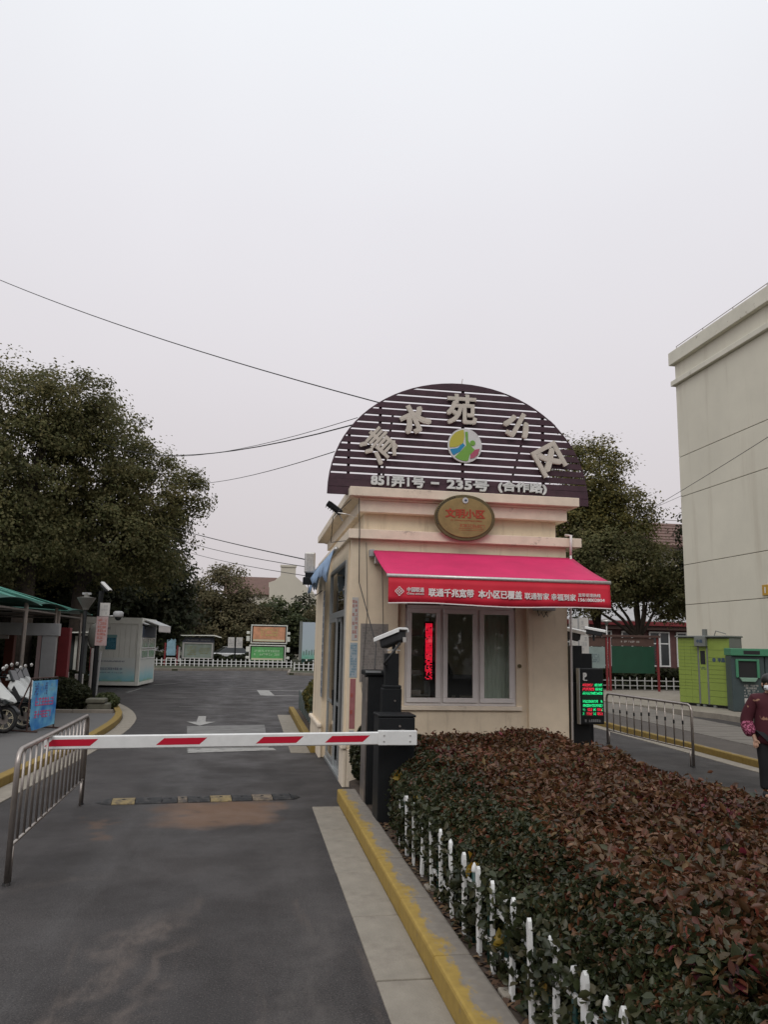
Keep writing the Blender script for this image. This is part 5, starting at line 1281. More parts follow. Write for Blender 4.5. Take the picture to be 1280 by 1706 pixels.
glyph_rows(MB(), .0, .24, 1.78, 2.5, 7, -.10, 37, th=.003, dens=.9).build('print', M_redpr, cpn); glyph_rows(MB(), .06, .26, 2.6, 2.9, 3, -.10, 38, th=.003, dens=.6).build('print', M_grey, cpn)
MB().tube([(0, 0, 2.55), (.55, 0, 2.58)], .018, 6).build('bracket', M_white, cpn)
fl2 = bullet_camera('street_camera', 'white cylinder camera tilted steeply on top of the black pole', (-4.42, 24.38, 3.46), R(60), .9, R(38), hood=M_galv)
dm = thing('dome_camera', 'white dome camera on a bracket beside the red-lettered banner', 'camera', (-3.96, 24.4, 2.66))
MB().lathe([(.10, .16), (.15, .12), (.15, .0), (.13, -.02)], 16).build('housing', M_grey, dm, smooth=True); MB().ell((0, 0, -.02), (.10, .10, .10)).build('dome', M_glassd, dm, smooth=True)
cm = thing('convex_mirror', 'dark oval back of a traffic mirror on a pale pole behind the black poles', 'mirror', (-4.95, 26.2, .1))
MB().ell((.02, 0, 1.98), (.20, .09, .40), 16, 10).build('mirror_back', mat('olive_grey', (.10, .10, .085), .7, noise=(6, .2)), cm, smooth=True)
MB().tube([(0, 0, 0), (0, 0, 1.6)], .045, 8).build('pole', mat('dusty_white', (.36, .33, .31), .6), cm); B('red_band', M_redpost, cm, -.06, -.046, -.03, .03, .9, 1.7)
cm2 = thing('white_pole', 'short pale pole leaning beside the traffic mirror pole', 'pole', (-4.72, 26.0, .1)); MB().tube([(0, 0, 0), (.06, 0, 1.5)], .035, 8).build('shaft', M_grey, cm2); B('foot', M_grey, cm2, -.07, .07, -.07, .07, 0, .02)
for x, y, lab in ((-5.75, 26.3, 'small white meter box on a stake, left of the lamp post'), (-5.05, 25.0, 'small white meter box on a stake, right of the lamp post')):
    t = thing('meter_box', lab, 'meter box', (x, y, .1)); B('box', M_paper, t, -.12, .12, -.05, .05, .52, .85, bevel=.01); B('leg', M_grey, t, -.09, -.06, -.02, .02, .0, .52); B('leg', M_grey, t, .06, .09, -.02, .02, .0, .52)
pk = thing('planter', 'low weathered stone planter at the kerb corner by the black poles', 'planter', (-3.72, 21.95, .1))
B('block', mat('mossy_stone', (.12, .115, .085), .9, noise=(5, .35), bump=(25, .8)), pk, -.42, .12, -.22, .22, 0, .24, bevel=.03); B('rim', MATS['mossy_stone'], pk, -.46, .02, -.25, .25, .245, .36, bevel=.03)
bush('small_bush', 'small green bush by the kerb corner on the left', (-3.95, 23.4, .25), (.34, .6, .26), 2600, .06, F_green, 71)
bush('small_bush', 'dark low bush behind the stone planter', (-5.1, 22.6, .45), (.9, .7, .5), 6000, .07, F_dark, 72)
bush('small_bush', 'dark bush between the lamp posts and the metal shed', (-5.9, 27.6, .45), (.9, .7, .5), 6000, .07, F_dark, 73)

# blue banner stand
bn = thing('banner_stand', 'leaning blue banner with pink print on a dark metal stand by the barrier', 'banner', (-4.22, 17.55, .115), R(66)); bn.scale = (.66, 1, 1)
q = MB().tube([(-.62, 0, 0), (-.62, .0, 1.06)], .018, 6).tube([(.62, 0, 0), (.62, 0, 1.06)], .018, 6).tube([(-.62, 0, 1.06), (.62, 0, 1.06)], .014, 6)
q.tube([(-.62, .0, 1.0), (-.62, .45, 0)], .016, 6).tube([(.62, 0, 1.0), (.62, .45, 0)], .016, 6).tube([(-.62, -.25, .02), (-.62, .45, .02)], .016, 6).tube([(.62, -.25, .02), (.62, .45, .02)], .016, 6)
q.build('stand', mat('rusty_metal', (.07, .035, .028), .7, noise=(8, .4)), bn)
def banner_mat():
    M = bpy.data.materials.new('banner_print'); M.use_nodes = True; t = M.node_tree; b = t.nodes['Principled BSDF']; b.inputs['Roughness'].default_value = .5
    tc = t.nodes.new('ShaderNodeTexCoord'); n1 = t.nodes.new('ShaderNodeTexNoise'); n1.inputs['Scale'].default_value = 3.2; n1.inputs['Detail'].default_value = 2; t.links.new(tc.outputs['Object'], n1.inputs['Vector'])
    r = t.nodes.new('ShaderNodeValToRGB'); t.links.new(n1.outputs['Fac'], r.inputs[0]); e = r.color_ramp.elements
    e[0].position = .35; e[0].color = (.03, .20, .58, 1); e[1].position = .68; e[1].color = (.22, .58, .78, 1); t.links.new(r.outputs[0], b.inputs['Base Color']); return M
MB().prism([(-.58, 1.01), (-.58, .18), (-.46, .02), (.58, .10), (.58, 1.01)], -.035, -.025).build('banner', banner_mat(), bn)
q = glyph_rows(MB(), -.42, .44, .50, .68, 1, -.036, 51, th=.004, fill=1.0, dens=1.0); glyph_rows(q, -.42, .36, .26, .42, 1, -.036, 52, th=.004, fill=1.0, dens=1.0); q.build('pink_lettering', M_pink, bn)
q = glyph_rows(MB(), -.5, -.32, .72, .98, 5, -.036, 53, th=.003); glyph_rows(q, -.02, .12, .72, .98, 5, -.036, 54, th=.003); q.build('dark_lettering', mat('violet_print', (.12, .12, .3), .6), bn)
q = glyph_rows(MB(), -.25, -.08, .80, .96, 2, -.036, 55, th=.003); glyph_rows(q, .2, .5, .78, .96, 2, -.036, 56, th=.003); q.build('pale_lettering', mat('pale_print', (.3, .5, .6), .6), bn)

# scooters
M_fair = mat('white_fairing', (.55, .56, .54), .3, noise=(3, .06)); M_rim = mat('gold_rim', (.62, .56, .42), .4, .2)
def scooter():
    t = thing('electric_scooter', '', 'scooter', (0, 0, 0)); Rw = .265
    for x in (0, -1.28):
        wt = MB(); prof = []
        for k in range(9):
            a = math.pi*2*k/8; prof.append((Rw-.045+.045*math.cos(a), .045*math.sin(a)))
        n = 28
        for k in range(8):
            for j in range(n):
                def W(k, j):
                    r, h = prof[k % 8]; a = 2*math.pi*j/n; return (x+r*math.cos(a), h, Rw+r*math.sin(a))
                wt.quad(W(k, j), W(k, j+1), W(k+1, j+1), W(k+1, j))
        o = wt.build('wheel', M_rubber, t, smooth=True)
        rm_ = MB(); n = 24
        for j in range(n):
            a, b = 2*math.pi*j/n, 2*math.pi*(j+1)/n
            for y in (-.03, .03):
                rm_.quad(*[(x+r*math.cos(c), y, Rw+r*math.sin(c)) for r, c in ((.178, a), (.195, a), (.195, b), (.178, b))])
            rm_.quad(*[(x+.178*math.cos(c), y, Rw+.178*math.sin(c)) for y, c in ((-.03, a), (.03, a), (.03, b), (-.03, b))])
        rm_.lathe([(.045, -.04), (.045, .04)], 12, (x, 0, Rw), 'y')
        for j in range(6):
            a = 2*math.pi*j/6+.3
            for da in (-.07, .07): rm_.tube([(x+.04*math.cos(a), 0, Rw+.04*math.sin(a)), (x+.185*math.cos(a+da*1.6), 0, Rw+.185*math.sin(a+da*1.6))], .009, 5)
        rm_.build('rim', M_rim, o)
        MB().lathe([(.095, -.048), (.095, -.044)], 16, (x, 0, Rw), 'y').build('brake_disc', M_steel, o)
    # fork, fender
    for y in (-.075, .075): MB().tube([(0, y, Rw), (-.16, y, .72)], .022, 8).build('fork', M_black, t, smooth=True)
    fd = MB(); n = 10
    for k in range(n):
        a, b = R(20+k*13), R(20+(k+1)*13); r = Rw+.035
        fd.quad((r*math.cos(a), -.07, Rw+r*math.sin(a)), (r*math.cos(b), -.07, Rw+r*math.sin(b)), (r*math.cos(b), .07, Rw+r*math.sin(b)), (r*math.cos(a), .07, Rw+r*math.sin(a)))
    o = fd.build('front_fender', mat('dark_fender', (.03, .032, .035), .4), t, smooth=True); s = o.modifiers.new('t', 'SOLIDIFY'); s.thickness = .012
    # faceted front fairing sloping forward to a beak
    f = MB(); sec = [(.20, .02, .60, .62), (.10, .09, .56, .72), (-.08, .14, .52, .86), (-.22, .17, .56, .98), (-.34, .12, .70, 1.02)]
    for k, (x, w_, zb, zt) in enumerate(sec):
        pass
    vs = []
    for x, w_, zb, zt in sec: vs += [(x, -w_*.6, zb), (x-.03, -w_, (zb+zt)/2), (x, -w_*.45, zt), (x, w_*.45, zt), (x-.03, w_, (zb+zt)/2), (x, w_*.6, zb)]
    fs_ = [tuple(range(6)), tuple(range(29, 23, -1))]+[(k*6+i, k*6+(i+1) % 6, k*6+6+(i+1) % 6, k*6+6+i) for k in range(4) for i in range(6)]
    f._a(vs, fs_); f.build('front_fairing', M_fair, t, bevel=.008)
    MB().prism([(.16, .60), (.02, .66), (-.10, .62), (.02, .54)], -.13, .13).build('headlight', M_glassd, t, bevel=.01)
    for y in (-.165, .145): MB().prism([(-.02, .60), (-.22, .88), (-.30, .70), (-.18, .50)], y, y+.02).build('side_panel', M_blackm, t, bevel=.006)
    MB().prism([(-.30, .95), (-.24, .98), (-.36, 1.20), (-.40, 1.17)], -.13, .13).build('windscreen', M_glassd, t, bevel=.01)
    # body, floor, seat, tail
    MB().prism([(-.24, .62), (-.34, .30), (-1.0, .27), (-1.18, .42), (-1.10, .60), (-.78, .60), (-.70, .36), (-.46, .36)], -.15, .15).build('body', M_black, t, bevel=.02)
    for y in (-.185, .155): MB().prism([(-.62, .40), (-1.0, .38), (-1.30, .66), (-1.52, .82), (-1.40, .70), (-.80, .62)], y, y+.03).build('tail_panel', M_fair, t, bevel=.01)
    MB().prism([(-.66, .62), (-.70, .72), (-1.02, .74), (-1.20, .84), (-1.50, .86), (-1.52, .80), (-1.2, .68), (-.9, .62)], -.13, .13).build('seat', M_blackm, t, bevel=.03)
    MB().tube([(-.28, 0, .72), (-.40, 0, 1.02)], .028, 8).build('steering_stem', M_black, t)
    MB().tube([(-.52, -.34, 1.05), (-.40, -.18, 1.04), (-.38, 0, 1.03), (-.40, .18, 1.04), (-.52, .34, 1.05)], .016, 8).build('handlebar', M_black, t, smooth=True)
    MB().prism([(-.44, .97), (-.30, 1.00), (-.30, 1.10), (-.42, 1.10)], -.12, .12).build('dash_cowl', M_fair, t, bevel=.02)
    for s_ in (-1, 1):
        MB().tube([(-.42, s_*.24, 1.04), (-.36, s_*.30, 1.22)], .008, 5).build('mirror_stalk', M_black, t); MB().ell((-.35, s_*.32, 1.26), (.02, .07, .045), 10, 6).build('mirror', M_galv, t, smooth=True)
    MB().tube([(-.62, .12, .30), (-.58, .28, .0)], .012, 5).build('side_stand', M_steel, t)
    return t
scp = scooter()
sp = [(-4.62, 17.75, .03), (-4.78, 17.0, -.02), (-4.92, 16.25, .04), (-4.80, 18.75, .02), (-4.92, 19.6, -.04), (-5.9, 17.4, .03), (-6.1, 18.6, -.03)]
labs = ['white electric scooter parked right behind the blue banner stand', 'white electric scooter second in from the blue banner, gold wheel rim showing', 'white electric scooter cut off by the left edge of the photo', 'white electric scooter behind the banner, only its top showing', 'white electric scooter farthest along the row, under the canopy', 'white electric scooter in the second row, at the left edge under the nearest canopy', 'white electric scooter in the second row, deeper in the shade']
for i, ((x, y, a), lb) in enumerate(zip(sp, labs)):
    o = scp if i == 0 else copy_tree(scp)
    o.location = (x, y, .115); o.rotation_euler = (R(-4), 0, R(-12)+a); tag(o, lb, 'scooter', 'scooters parked in a row under the canopies')

# ================================================================== TREES ON THE LEFT
G_ = 'broad evergreen trees behind the scooter parking'
tree('camphor_tree', 'huge evergreen tree at the left edge with thick trunk behind the green canopies', (-8.3, 30.5), 4.6, .42,
     [((-9.6, 30.5, 8.5), (3.2, 3, 3.2)), ((-12.5, 31, 8.0), (3.2, 3, 3.6)), ((-10.0, 29.5, 5.6), (2.8, 2.4, 1.9)), ((-7.4, 30.2, 10.3), (1.9, 2, 1.6))], 95, .082, F_camphor, 201, limbs=9, group=G_, clump=.62, spread=.30)
tree('camphor_tree', 'huge evergreen tree with a rounded spray of leaves reaching right against the sky', (-6.7, 32.0), 4.4, .34,
     [((-6.6, 32.4, 8.9), (2.1, 2.4, 2.6)), ((-4.75, 33.0, 7.8), (1.5, 1.8, 2.1)), ((-6.6, 32.2, 6.0), (2.6, 2.4, 1.9)), ((-4.35, 33.6, 5.7), (1.35, 1.6, 1.5)), ((-3.05, 34.0, 8.3), (.75, .8, .95)), ((-3.75, 34, 7.0), (.7, .8, .8))], 95, .082, F_camphor, 202, limbs=11, group=G_, clump=.60, spread=.28)
tree('camphor_tree', 'shaded evergreen tree low behind the container office', (-5.4, 41.5), 2.0, .2,
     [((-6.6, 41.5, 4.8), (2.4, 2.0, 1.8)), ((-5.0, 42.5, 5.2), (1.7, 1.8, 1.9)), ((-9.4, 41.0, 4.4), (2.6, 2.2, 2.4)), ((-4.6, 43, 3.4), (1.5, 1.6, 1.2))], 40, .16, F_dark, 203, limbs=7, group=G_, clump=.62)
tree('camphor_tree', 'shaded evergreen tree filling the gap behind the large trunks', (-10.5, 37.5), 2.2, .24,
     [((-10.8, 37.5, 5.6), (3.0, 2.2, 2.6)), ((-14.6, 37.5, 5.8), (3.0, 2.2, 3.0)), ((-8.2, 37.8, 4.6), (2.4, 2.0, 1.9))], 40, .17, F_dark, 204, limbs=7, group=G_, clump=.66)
tree('camphor_tree', 'olive tree seen low between the two thick trunks', (-11.8, 46), 1.6, .16,
     [((-11.6, 46, 4.4), (2.3, 2, 1.9)), ((-13.6, 47, 3.4), (2.0, 1.8, 1.6))], 34, .17, F_olive, 205, limbs=5, group=G_, clump=.62)
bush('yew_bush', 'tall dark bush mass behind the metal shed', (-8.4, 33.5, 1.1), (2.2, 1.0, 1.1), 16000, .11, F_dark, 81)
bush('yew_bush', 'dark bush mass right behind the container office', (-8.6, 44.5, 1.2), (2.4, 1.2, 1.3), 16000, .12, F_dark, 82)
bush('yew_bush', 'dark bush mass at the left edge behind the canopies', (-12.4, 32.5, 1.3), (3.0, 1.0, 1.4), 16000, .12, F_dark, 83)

# ================================================================== FAR SIDE OF THE YARD
white_fence('picket_fence', 'long low white picket fence across the far side of the yard', (-7.2, 60.6), (3.1, 60.2), .62, .34, .07)
white_fence('picket_fence', 'short white picket fence set forward in front of the tall blue poster', (2.95, 54.6), (7.2, 53.6), .62, .32, .07)
# roofed notice board
fn = thing('notice_board', 'grey roofed notice board standing behind the far white fence', 'notice board', (-4.05, 62.2, .1))
for x in (-1.15, 1.15): B('post', M_greyl, fn, x-.05, x+.05, -.06, .06, 0, 2.3)
B('header', mat('navy_header'and'slate_header', (.05, .055, .075), .6), fn, -1.2, 1.2, -.08, .08, 1.78, 2.15); MB().prism([(-1.7, 2.25), (-1.7, 2.30), (1.2, 2.36), (1.75, 2.20), (1.7, 2.14), (1.2, 2.28)], -.5, .5).build('roof', M_contf, fn)
q = MB().box(-1.12, 1.12, -.10, .06, .55, .62).box(-1.12, 1.12, -.10, .06, 1.68, 1.76).box(-1.12, -1.04, -.10, .06, .62, 1.68).box(1.04, 1.12, -.10, .06, .62, 1.68); q.build('frame', M_galv, fn)
B('glass_panel', mat('board_glass', (.24, .28, .24), .2, noise=(1.2, .35)), fn, -1.04, 1.04, -.04, .02, .62, 1.68); glyph_rows(MB(), -.8, -.1, .8, 1.5, 5, -.04, 61, th=.01).build('print', mat('yellowish_print', (.22, .21, .08), .7), fn); glyph_rows(MB(), .1, .9, .9, 1.4, 4, -.04, 62, th=.01).build('print', mat('yellowish_print', (.2, .2, .1)), fn)
glyph_rows(MB(), -.9, .9, 1.88, 2.03, 1, -.08, 63, th=.01).build('header_print', M_grey, fn)
# small poster on red posts
sp_ = thing('poster_stand', 'small blue poster between dark red posts at the far left of the yard', 'poster', (-6.1, 62.8, .1))
B('poster', mat('sea_poster', (.26, .42, .50), .5, noise=(2, .4)), sp_, -.33, .33, -.04, .0, .75, 2.0); B('post', M_redpost, sp_, -.50, -.38, -.05, .05, 0, 1.7); B('post', M_redpost, sp_, .42, .54, -.05, .05, 0, 1.5); B('white_post', M_paper, sp_, .56, .68, -.05, .05, .3, 1.4); B('shelf', M_paper, sp_, -.3, .35, -.05, .02, .50, .60)
# paired vertical signs
ps = thing('twin_sign', 'pair of small white upright signs on a pole left of the coloured double board', 'sign', (-1.25, 62.2, .1))
MB().tube([(0, 0, 0), (0, 0, 2.1)], .05, 6).build('pole', M_black, ps)
for x in (-.56, .06): B('sign_panel', M_paper, ps, x, x+.48, -.08, -.05, 1.42, 2.22); glyph_rows(MB(), x+.08, x+.40, 1.55, 2.1, 4, -.08, 64, th=.01, dens=.6).build('print', M_grey, ps)
# double coloured board
db = thing('double_board', 'double board coloured as if backlit, orange panel above a green panel, with white side brackets', 'display board', (1.25, 62.0, .1))
db.rotation_euler = (0, 0, 0)
for (z0, z1, mm, dx) in ((1.78, 3.22, mat('orange_poster', (.62, .30, .17), .45, noise=(1.3, .45)), .05), (.36, 1.68, mat('green_poster', (.12, .40, .13), .45, noise=(1.3, .4)), -.03)):  # backlight is put into the brighter poster colours, nothing emits
    x0, x1 = -1.40+dx, 1.40+dx; q = MB()
    q.box(x0, x1, -.14, .10, z0, z0+.08).box(x0, x1, -.14, .10, z1-.08, z1).box(x0, x0+.08, -.14, .10, z0+.08, z1-.08).box(x1-.08, x1, -.14, .10, z0+.08, z1-.08)
    q.build('frame', M_contf, db, bevel=.01); B('bezel', M_blackm, db, x0+.08, x1-.08, -.08, .0, z0+.08, z1-.08); B('poster', mm, db, x0+.17, x1-.17, -.11, -.085, z0+.16, z1-.15)
    B('footer_band', mat('pale_band', (.60, .58, .40), .6), db, x0+.19, x1-.2, -.115, -.111, z0+.18, z0+.32)
glyph_rows(MB(), -1.05, .95, .85, 1.35, 2, -.112, 65, th=.01, fill=.7, dens=.9).build('print', mat('pale_green_print', (.55, .75, .50), .6), db); glyph_rows(MB(), -.6, .75, 2.35, 2.95, 3, -.112, 66, th=.01, dens=.8).build('print', mat('olive_print', (.60, .55, .20), .6), db)
for s_ in (-1, 1):
    for z in (.62, 1.15, 1.95, 2.5): B('side_bracket', M_contf, db, s_*1.55-.13, s_*1.55+.13, -.06, .06, z, z+(.38 if z in (1.15, 1.95) else .2), bevel=.02)
    B('post', M_black, db, s_*1.1-.06, s_*1.1+.06, .0, .12, 0, .4)
# tall pale blue poster behind the booth
tp = thing('tall_poster', 'tall pale blue poster with green city skyline beside the booth wall', 'poster', (4.75, 60.0, .1))
def sky_poster():
    M = bpy.data.materials.new('skyline_print'); M.use_nodes = True; t = M.node_tree; b = t.nodes['Principled BSDF']; b.inputs['Roughness'].default_value = .5
    tc = t.nodes.new('ShaderNodeTexCoord'); s = t.nodes.new('ShaderNodeSeparateXYZ'); t.links.new(tc.outputs['Object'], s.inputs[0])
    n1 = t.nodes.new('ShaderNodeTexNoise'); n1.inputs['Scale'].default_value = 4; t.links.new(tc.outputs['Object'], n1.inputs['Vector'])
    ma = t.nodes.new('ShaderNodeMath'); ma.operation = 'MULTIPLY_ADD'; ma.inputs[1].default_value = .8; t.links.new(n1.outputs['Fac'], ma.inputs[0]); t.links.new(s.outputs['Z'], ma.inputs[2])
    r = t.nodes.new('ShaderNodeValToRGB'); mr = t.nodes.new('ShaderNodeMapRange'); mr.inputs['From Min'].default_value = .9; mr.inputs['From Max'].default_value = 4; t.links.new(ma.outputs[0], mr.inputs['Value']); t.links.new(mr.outputs[0], r.inputs[0]); e = r.color_ramp.elements
    e[0].position = .05; e[0].color = (.12, .38, .26, 1); e[1].position = 1; e[1].color = (.42, .48, .54, 1)
    for p, c in ((.2, (.26, .46, .40, 1)), (.28, (.42, .50, .53, 1))): q = e.new(p); q.color = c
    t.links.new(r.outputs[0], b.inputs['Base Color']); return M
B('poster', sky_poster(), tp, -1.0, 1.1, -.04, .02, .72, 3.45); B('frame', M_greyl, tp, -1.22, -1.0, -.05, .1, .6, 3.5); B('plinth', M_dkgreen, tp, -1.0, 1.1, .0, .2, .12, .70)
q = MB(); r_ = random.Random(3)
for i in range(9): x = -.9+i*.2; h = r_.uniform(.2, .55); q.box(x, x+.09, -.05, -.041, 1.0, 1.0+h)
q.build('skyline', mat('skyline_grey', (.15, .22, .2), .6), tp, kind='stuff')
B('white_stake', M_white, tp, -.70, -.60, -.5, -.4, .0, .7); B('white_stake', M_white, tp, -.2, -.1, -.5, -.4, .0, .65)
# shrubs behind the fences
hedge_block('hedge', 'dark low shrubs behind the long white fence', -9, 3.2, 63.2, 65.2, .1, .9, 9000, .18, F_dark, 91)
hedge_block('hedge', 'dark low shrubs at the foot of the tall blue poster', 3.2, 9, 56.0, 57.4, .1, .55, 5000, .16, F_dark, 92)
# parked cars behind the boards
def car(name, label, loc, rz, paint):
    t = thing(name, label, 'car', loc, rz)
    L2 = 2.2
    pr = [(-L2, .35), (-L2, .72), (-L2+.15, .88), (-1.2, .95), (1.35, .95), (L2-.1, .80), (L2, .6), (L2, .35), (1.75, .30), (1.72, .5), (1.35, .66), (.98, .5), (.95, .30), (-.95, .30), (-.98, .5), (-1.35, .66), (-1.72, .5), (-1.75, .30)]
    MB().prism(pr, -.85, .85).build('body', paint, t, bevel=.06)
    MB()._a([(-1.5, -.78, .95), (1.15, -.78, .95), (1.15, .78, .95), (-1.5, .78, .95), (-1.05, -.60, 1.42), (.35, -.60, 1.42), (.35, .60, 1.42), (-1.05, .60, 1.42)], [(4, 5, 6, 7), (0, 1, 5, 4), (1, 2, 6, 5), (2, 3, 7, 6), (3, 0, 4, 7)]).build('cabin_glass', M_glassd, t, bevel=.03)
    B('roof', paint, t, -1.02, .32, -.58, .58, 1.425, 1.46, bevel=.015)
    for x in (-1.35, 1.35):
        for y in (-.80, .66): w_ = MB().lathe([(.32, 0), (.33, .04), (.33, .12), (.32, .14)], 18, (x, y, .33), 'y').build('wheel', M_rubber, t); MB().lathe([(.18, -.005), (.18, .145)], 14, (x, y, .33), 'y').build('rim', M_steel, w_)
    for y in (-.62, .62): B('headlight', M_glassd, t, L2-.06, L2+.01, y-.16, y+.16, .62, .76, bevel=.01)
    return t
M_carw = mat('car_white', (.66, .66, .65), .25); M_card = mat('car_dark', (.03, .035, .04), .25)
car('parked_car', 'white car parked behind the grey roofed notice board', (-1.9, 67.5, .1), R(200), M_carw)
car('parked_car', 'dark car parked behind the twin white signs', (.1, 69.0, .1), R(185), M_card)
# trees
tree('round_tree', 'rounded olive green tree in the middle distance behind the far boards', (-3.3, 76), 2.2, .25,
     [((-3.1, 76, 6.3), (2.5, 2.4, 2.6)), ((-5.6, 76, 4.4), (2.0, 2, 2.5)), ((-1.0, 76, 4.7), (2.0, 2, 2.3)), ((-3.0, 75, 3.2), (3.4, 2, 1.9)), ((.6, 76.5, 3.4), (1.4, 1.6, 1.7))], 60, .17, F_olive, 301, limbs=8, clump=.85, spread=.45)
tree('round_tree', 'greener small tree to the right of the rounded olive tree', (2.4, 79), 1.6, .16,
     [((2.2, 79, 4.3), (1.8, 1.6, 1.9)), ((4.0, 80, 3.8), (1.5, 1.5, 1.7)), ((1.2, 78.5, 2.6), (1.8, 1.5, 1.5))], 38, .22, F_green, 302, clump=.85, spread=.42)
tree('round_tree', 'dark conical tree in front of the far gabled house', (5.2, 82), 1.6, .16,
     [((5.3, 82, 4.2), (1.3, 1.4, 2.6)), ((4.2, 82, 2.6), (1.6, 1.4, 1.8))], 36, .22, F_dark, 303, clump=.85, spread=.42)
tree('round_tree', 'small leafy tree over the top of the tall blue poster', (5.9, 71), 2.6, .12,
     [((5.9, 71, 4.4), (1.0, 1.0, .9)), ((6.7, 71, 3.6), (1.2, 1.0, .9))], 30, .18, F_olive, 304, clump=.7)
tree('round_tree', 'green tree between the container office and the olive tree', (-8.6, 66), 2.0, .2,
     [((-8.2, 66, 6.4), (2.0, 2, 2.5)), ((-9.8, 66, 4.2), (2.4, 2, 2.2)), ((-7.0, 66.5, 3.4), (1.7, 1.7, 1.8))], 38, .2, F_green, 305, clump=.8, spread=.42)
tree('round_tree', 'reddish bare-looking shrub tree behind the small far poster', (-7.0, 73), 1.4, .14, [((-6.6, 73, 3.6), (1.4, 1.3, 2.2))], 26, .18, foliage_mat('dry_leaves', [(.10, .07, .045), (.14, .10, .07), (.07, .05, .035)]), 306, clump=.75)
# distant woodland that closes the view as one mass
g = np.random.default_rng(5); ells = []
for i in range(34):
    x = -50+i*3.0+g.normal(); ells.append(((x, 98+3*g.normal(), 2.6+g.random()*(1.4 if -12 < x < 14 else 2.6)), (2.6, 2.0, 2.4)))
P, O = crown_points(ells, 30, 500, 1.1, .6); m_ = P[:, 2] > .2
o = link('woodland', leaf_mesh('woodland', P[m_], .38, F_dark, 501, up=.2)); tag(o, 'distant dark woodland closing the yard', 'trees', kind='stuff')
g = np.random.default_rng(6); ells = [((-26+i*2.2, 50+g.normal(), 2.6+g.random()*2.5), (2.2, 1.6, 2.8)) for i in range(7)]+[((14+i*3.2, 62+g.normal(), 3.2+g.random()*2.0), (2.4, 1.8, 3.2)) for i in range(9)]
P, O = crown_points(ells, 30, 510, .95, .5); m_ = P[:, 2] > .2
o = link('woodland', leaf_mesh('woodland', P[m_], .28, F_dark, 511, up=.2)); tag(o, 'shaded tree belt at the sides of the yard', 'trees', kind='stuff')

# far gabled house
M_farw = mat('far_cream', (.56, .52, .43), .85, noise=(.6, .06))
fh = thing('gabled_house', 'cream gabled house with a stepped chimney gable far behind the boards', 'house', (0, 110, 0))
gab = [(2.05, .1), (8.9, .1), (8.9, 7.1), (8.05, 9.1), (8.0, 9.45), (7.55, 9.45), (6.8, 10.2), (5.62, 11.15), (5.62, 12.45), (3.55, 12.45), (3.55, 11.2), (3.2, 10.9), (2.75, 10.5), (1.95, 10.2), (1.95, 9.6), (2.05, 9.5)]
MB().prism(gab, 0, .5).build('gable_wall', M_farw, fh)
MB().box(3.45, 5.72, -.12, .62, 12.45, 12.72).build('chimney_cap', M_farw, fh); B('string_course', mat('far_line', (.32, .29, .24), .9), fh, 2.05, 8.9, -.06, 0, 6.72, 6.86)
MB().prism([(8.05, 9.1), (8.15, 9.15), (9.0, 7.15), (8.9, 7.1)], -.1, .5).build('coping', M_farw, fh)
B('body', M_farw, fh, -3.5, 8.7, .5, 9.5, .1, 8.6)
MB().prism([(.0, 8.5), (4.5, 11.25), (9.6, 8.5)], -4.2, 3.2, 'x').build('roof', M_tile, fh)
MB().prism([(.2, 6.6), (4.5, 9.1), (9.6, 6.6)], 8.6, 16, 'x').build('roof', mat('far_roof', (.13, .115, .10), .85, noise=(1, .15)), fh); B('wing', M_farw, fh, 8.9, 16, .6, 9.4, .1, 6.7)
pv = thing('pavilion', 'pale pavilion front with thick bands half hidden by the tall blue poster', 'building', (0, 88, 0))
B('body', M_farw, pv, 5.3, 12, 0, 5, .1, 5.5); B('band', M_creamtrim, pv, 5.0, 12.2, -.35, 5.2, 5.5, 5.72); B('band', M_creamtrim, pv, 5.05, 12.2, -.3, 0, 4.75, 4.9)
B('door', M_brown, pv, 6.5, 7.4, -.05, 0, .1, 2.4)

# ================================================================== WIRES
def wire(a, b, sag, r, label, n=18):
    a = Vector(a); b = Vector(b); P = [a.lerp(b, k/n)-Vector((0, 0, sag*4*(k/n)*(1-k/n))) for k in range(n+1)]
    o = MB().tube(P, r, 5).build('overhead_wire', M_cable, None); tag(o, label, 'wire', 'overhead wires')
wire((-9.4, 22.0, 12.6), (1.80, 11.66, 5.74), .25, .010, 'overhead wire coming from high on the left down to the top of the arched sign')
wire((-7.6, 33.6, 10.6), (1.45, 11.68, 5.38), .75, .011, 'slack overhead wire from the big tree to the left flank of the arched sign')
wire((-5.6, 33.4, 9.9), (1.46, 11.68, 5.48), .45, .006, 'thin overhead wire crossing to the sign just below the slack one')
wire((-4.6, 36.5, 9.3), (1.12, 11.70, 4.92), .35, .007, 'lowest overhead wire joining the bottom left of the arched sign')
wire((-7.5, 45, 9.1), (1.12, 15.0, 3.55), .15, .012, 'upper of the wires running from the trees to the grey junction box')
wire((-7.5, 45, 8.9), (1.12, 15.0, 3.42), .35, .008, 'second wire running from the trees to the grey junction box')
wire((-7.0, 46, 8.2), (1.12, 15.0, 3.25), .30, .007, 'lowest wire running from the trees to the grey junction box')
wire((-13, 24, 7.6), (-5.2, 31.5, 8.9), .5, .010, 'wire hanging in front of the large left tree')
wire((16.0, 31.2, 7.55), (12.2, 15.6, 7.35), .05, .009, 'wire crossing in front of the right building, rising to the right')
wire((17.0, 33.0, 8.0), (17.9, 30.3, 8.55), .0, .008, 'short wire meeting the corner of the right building')

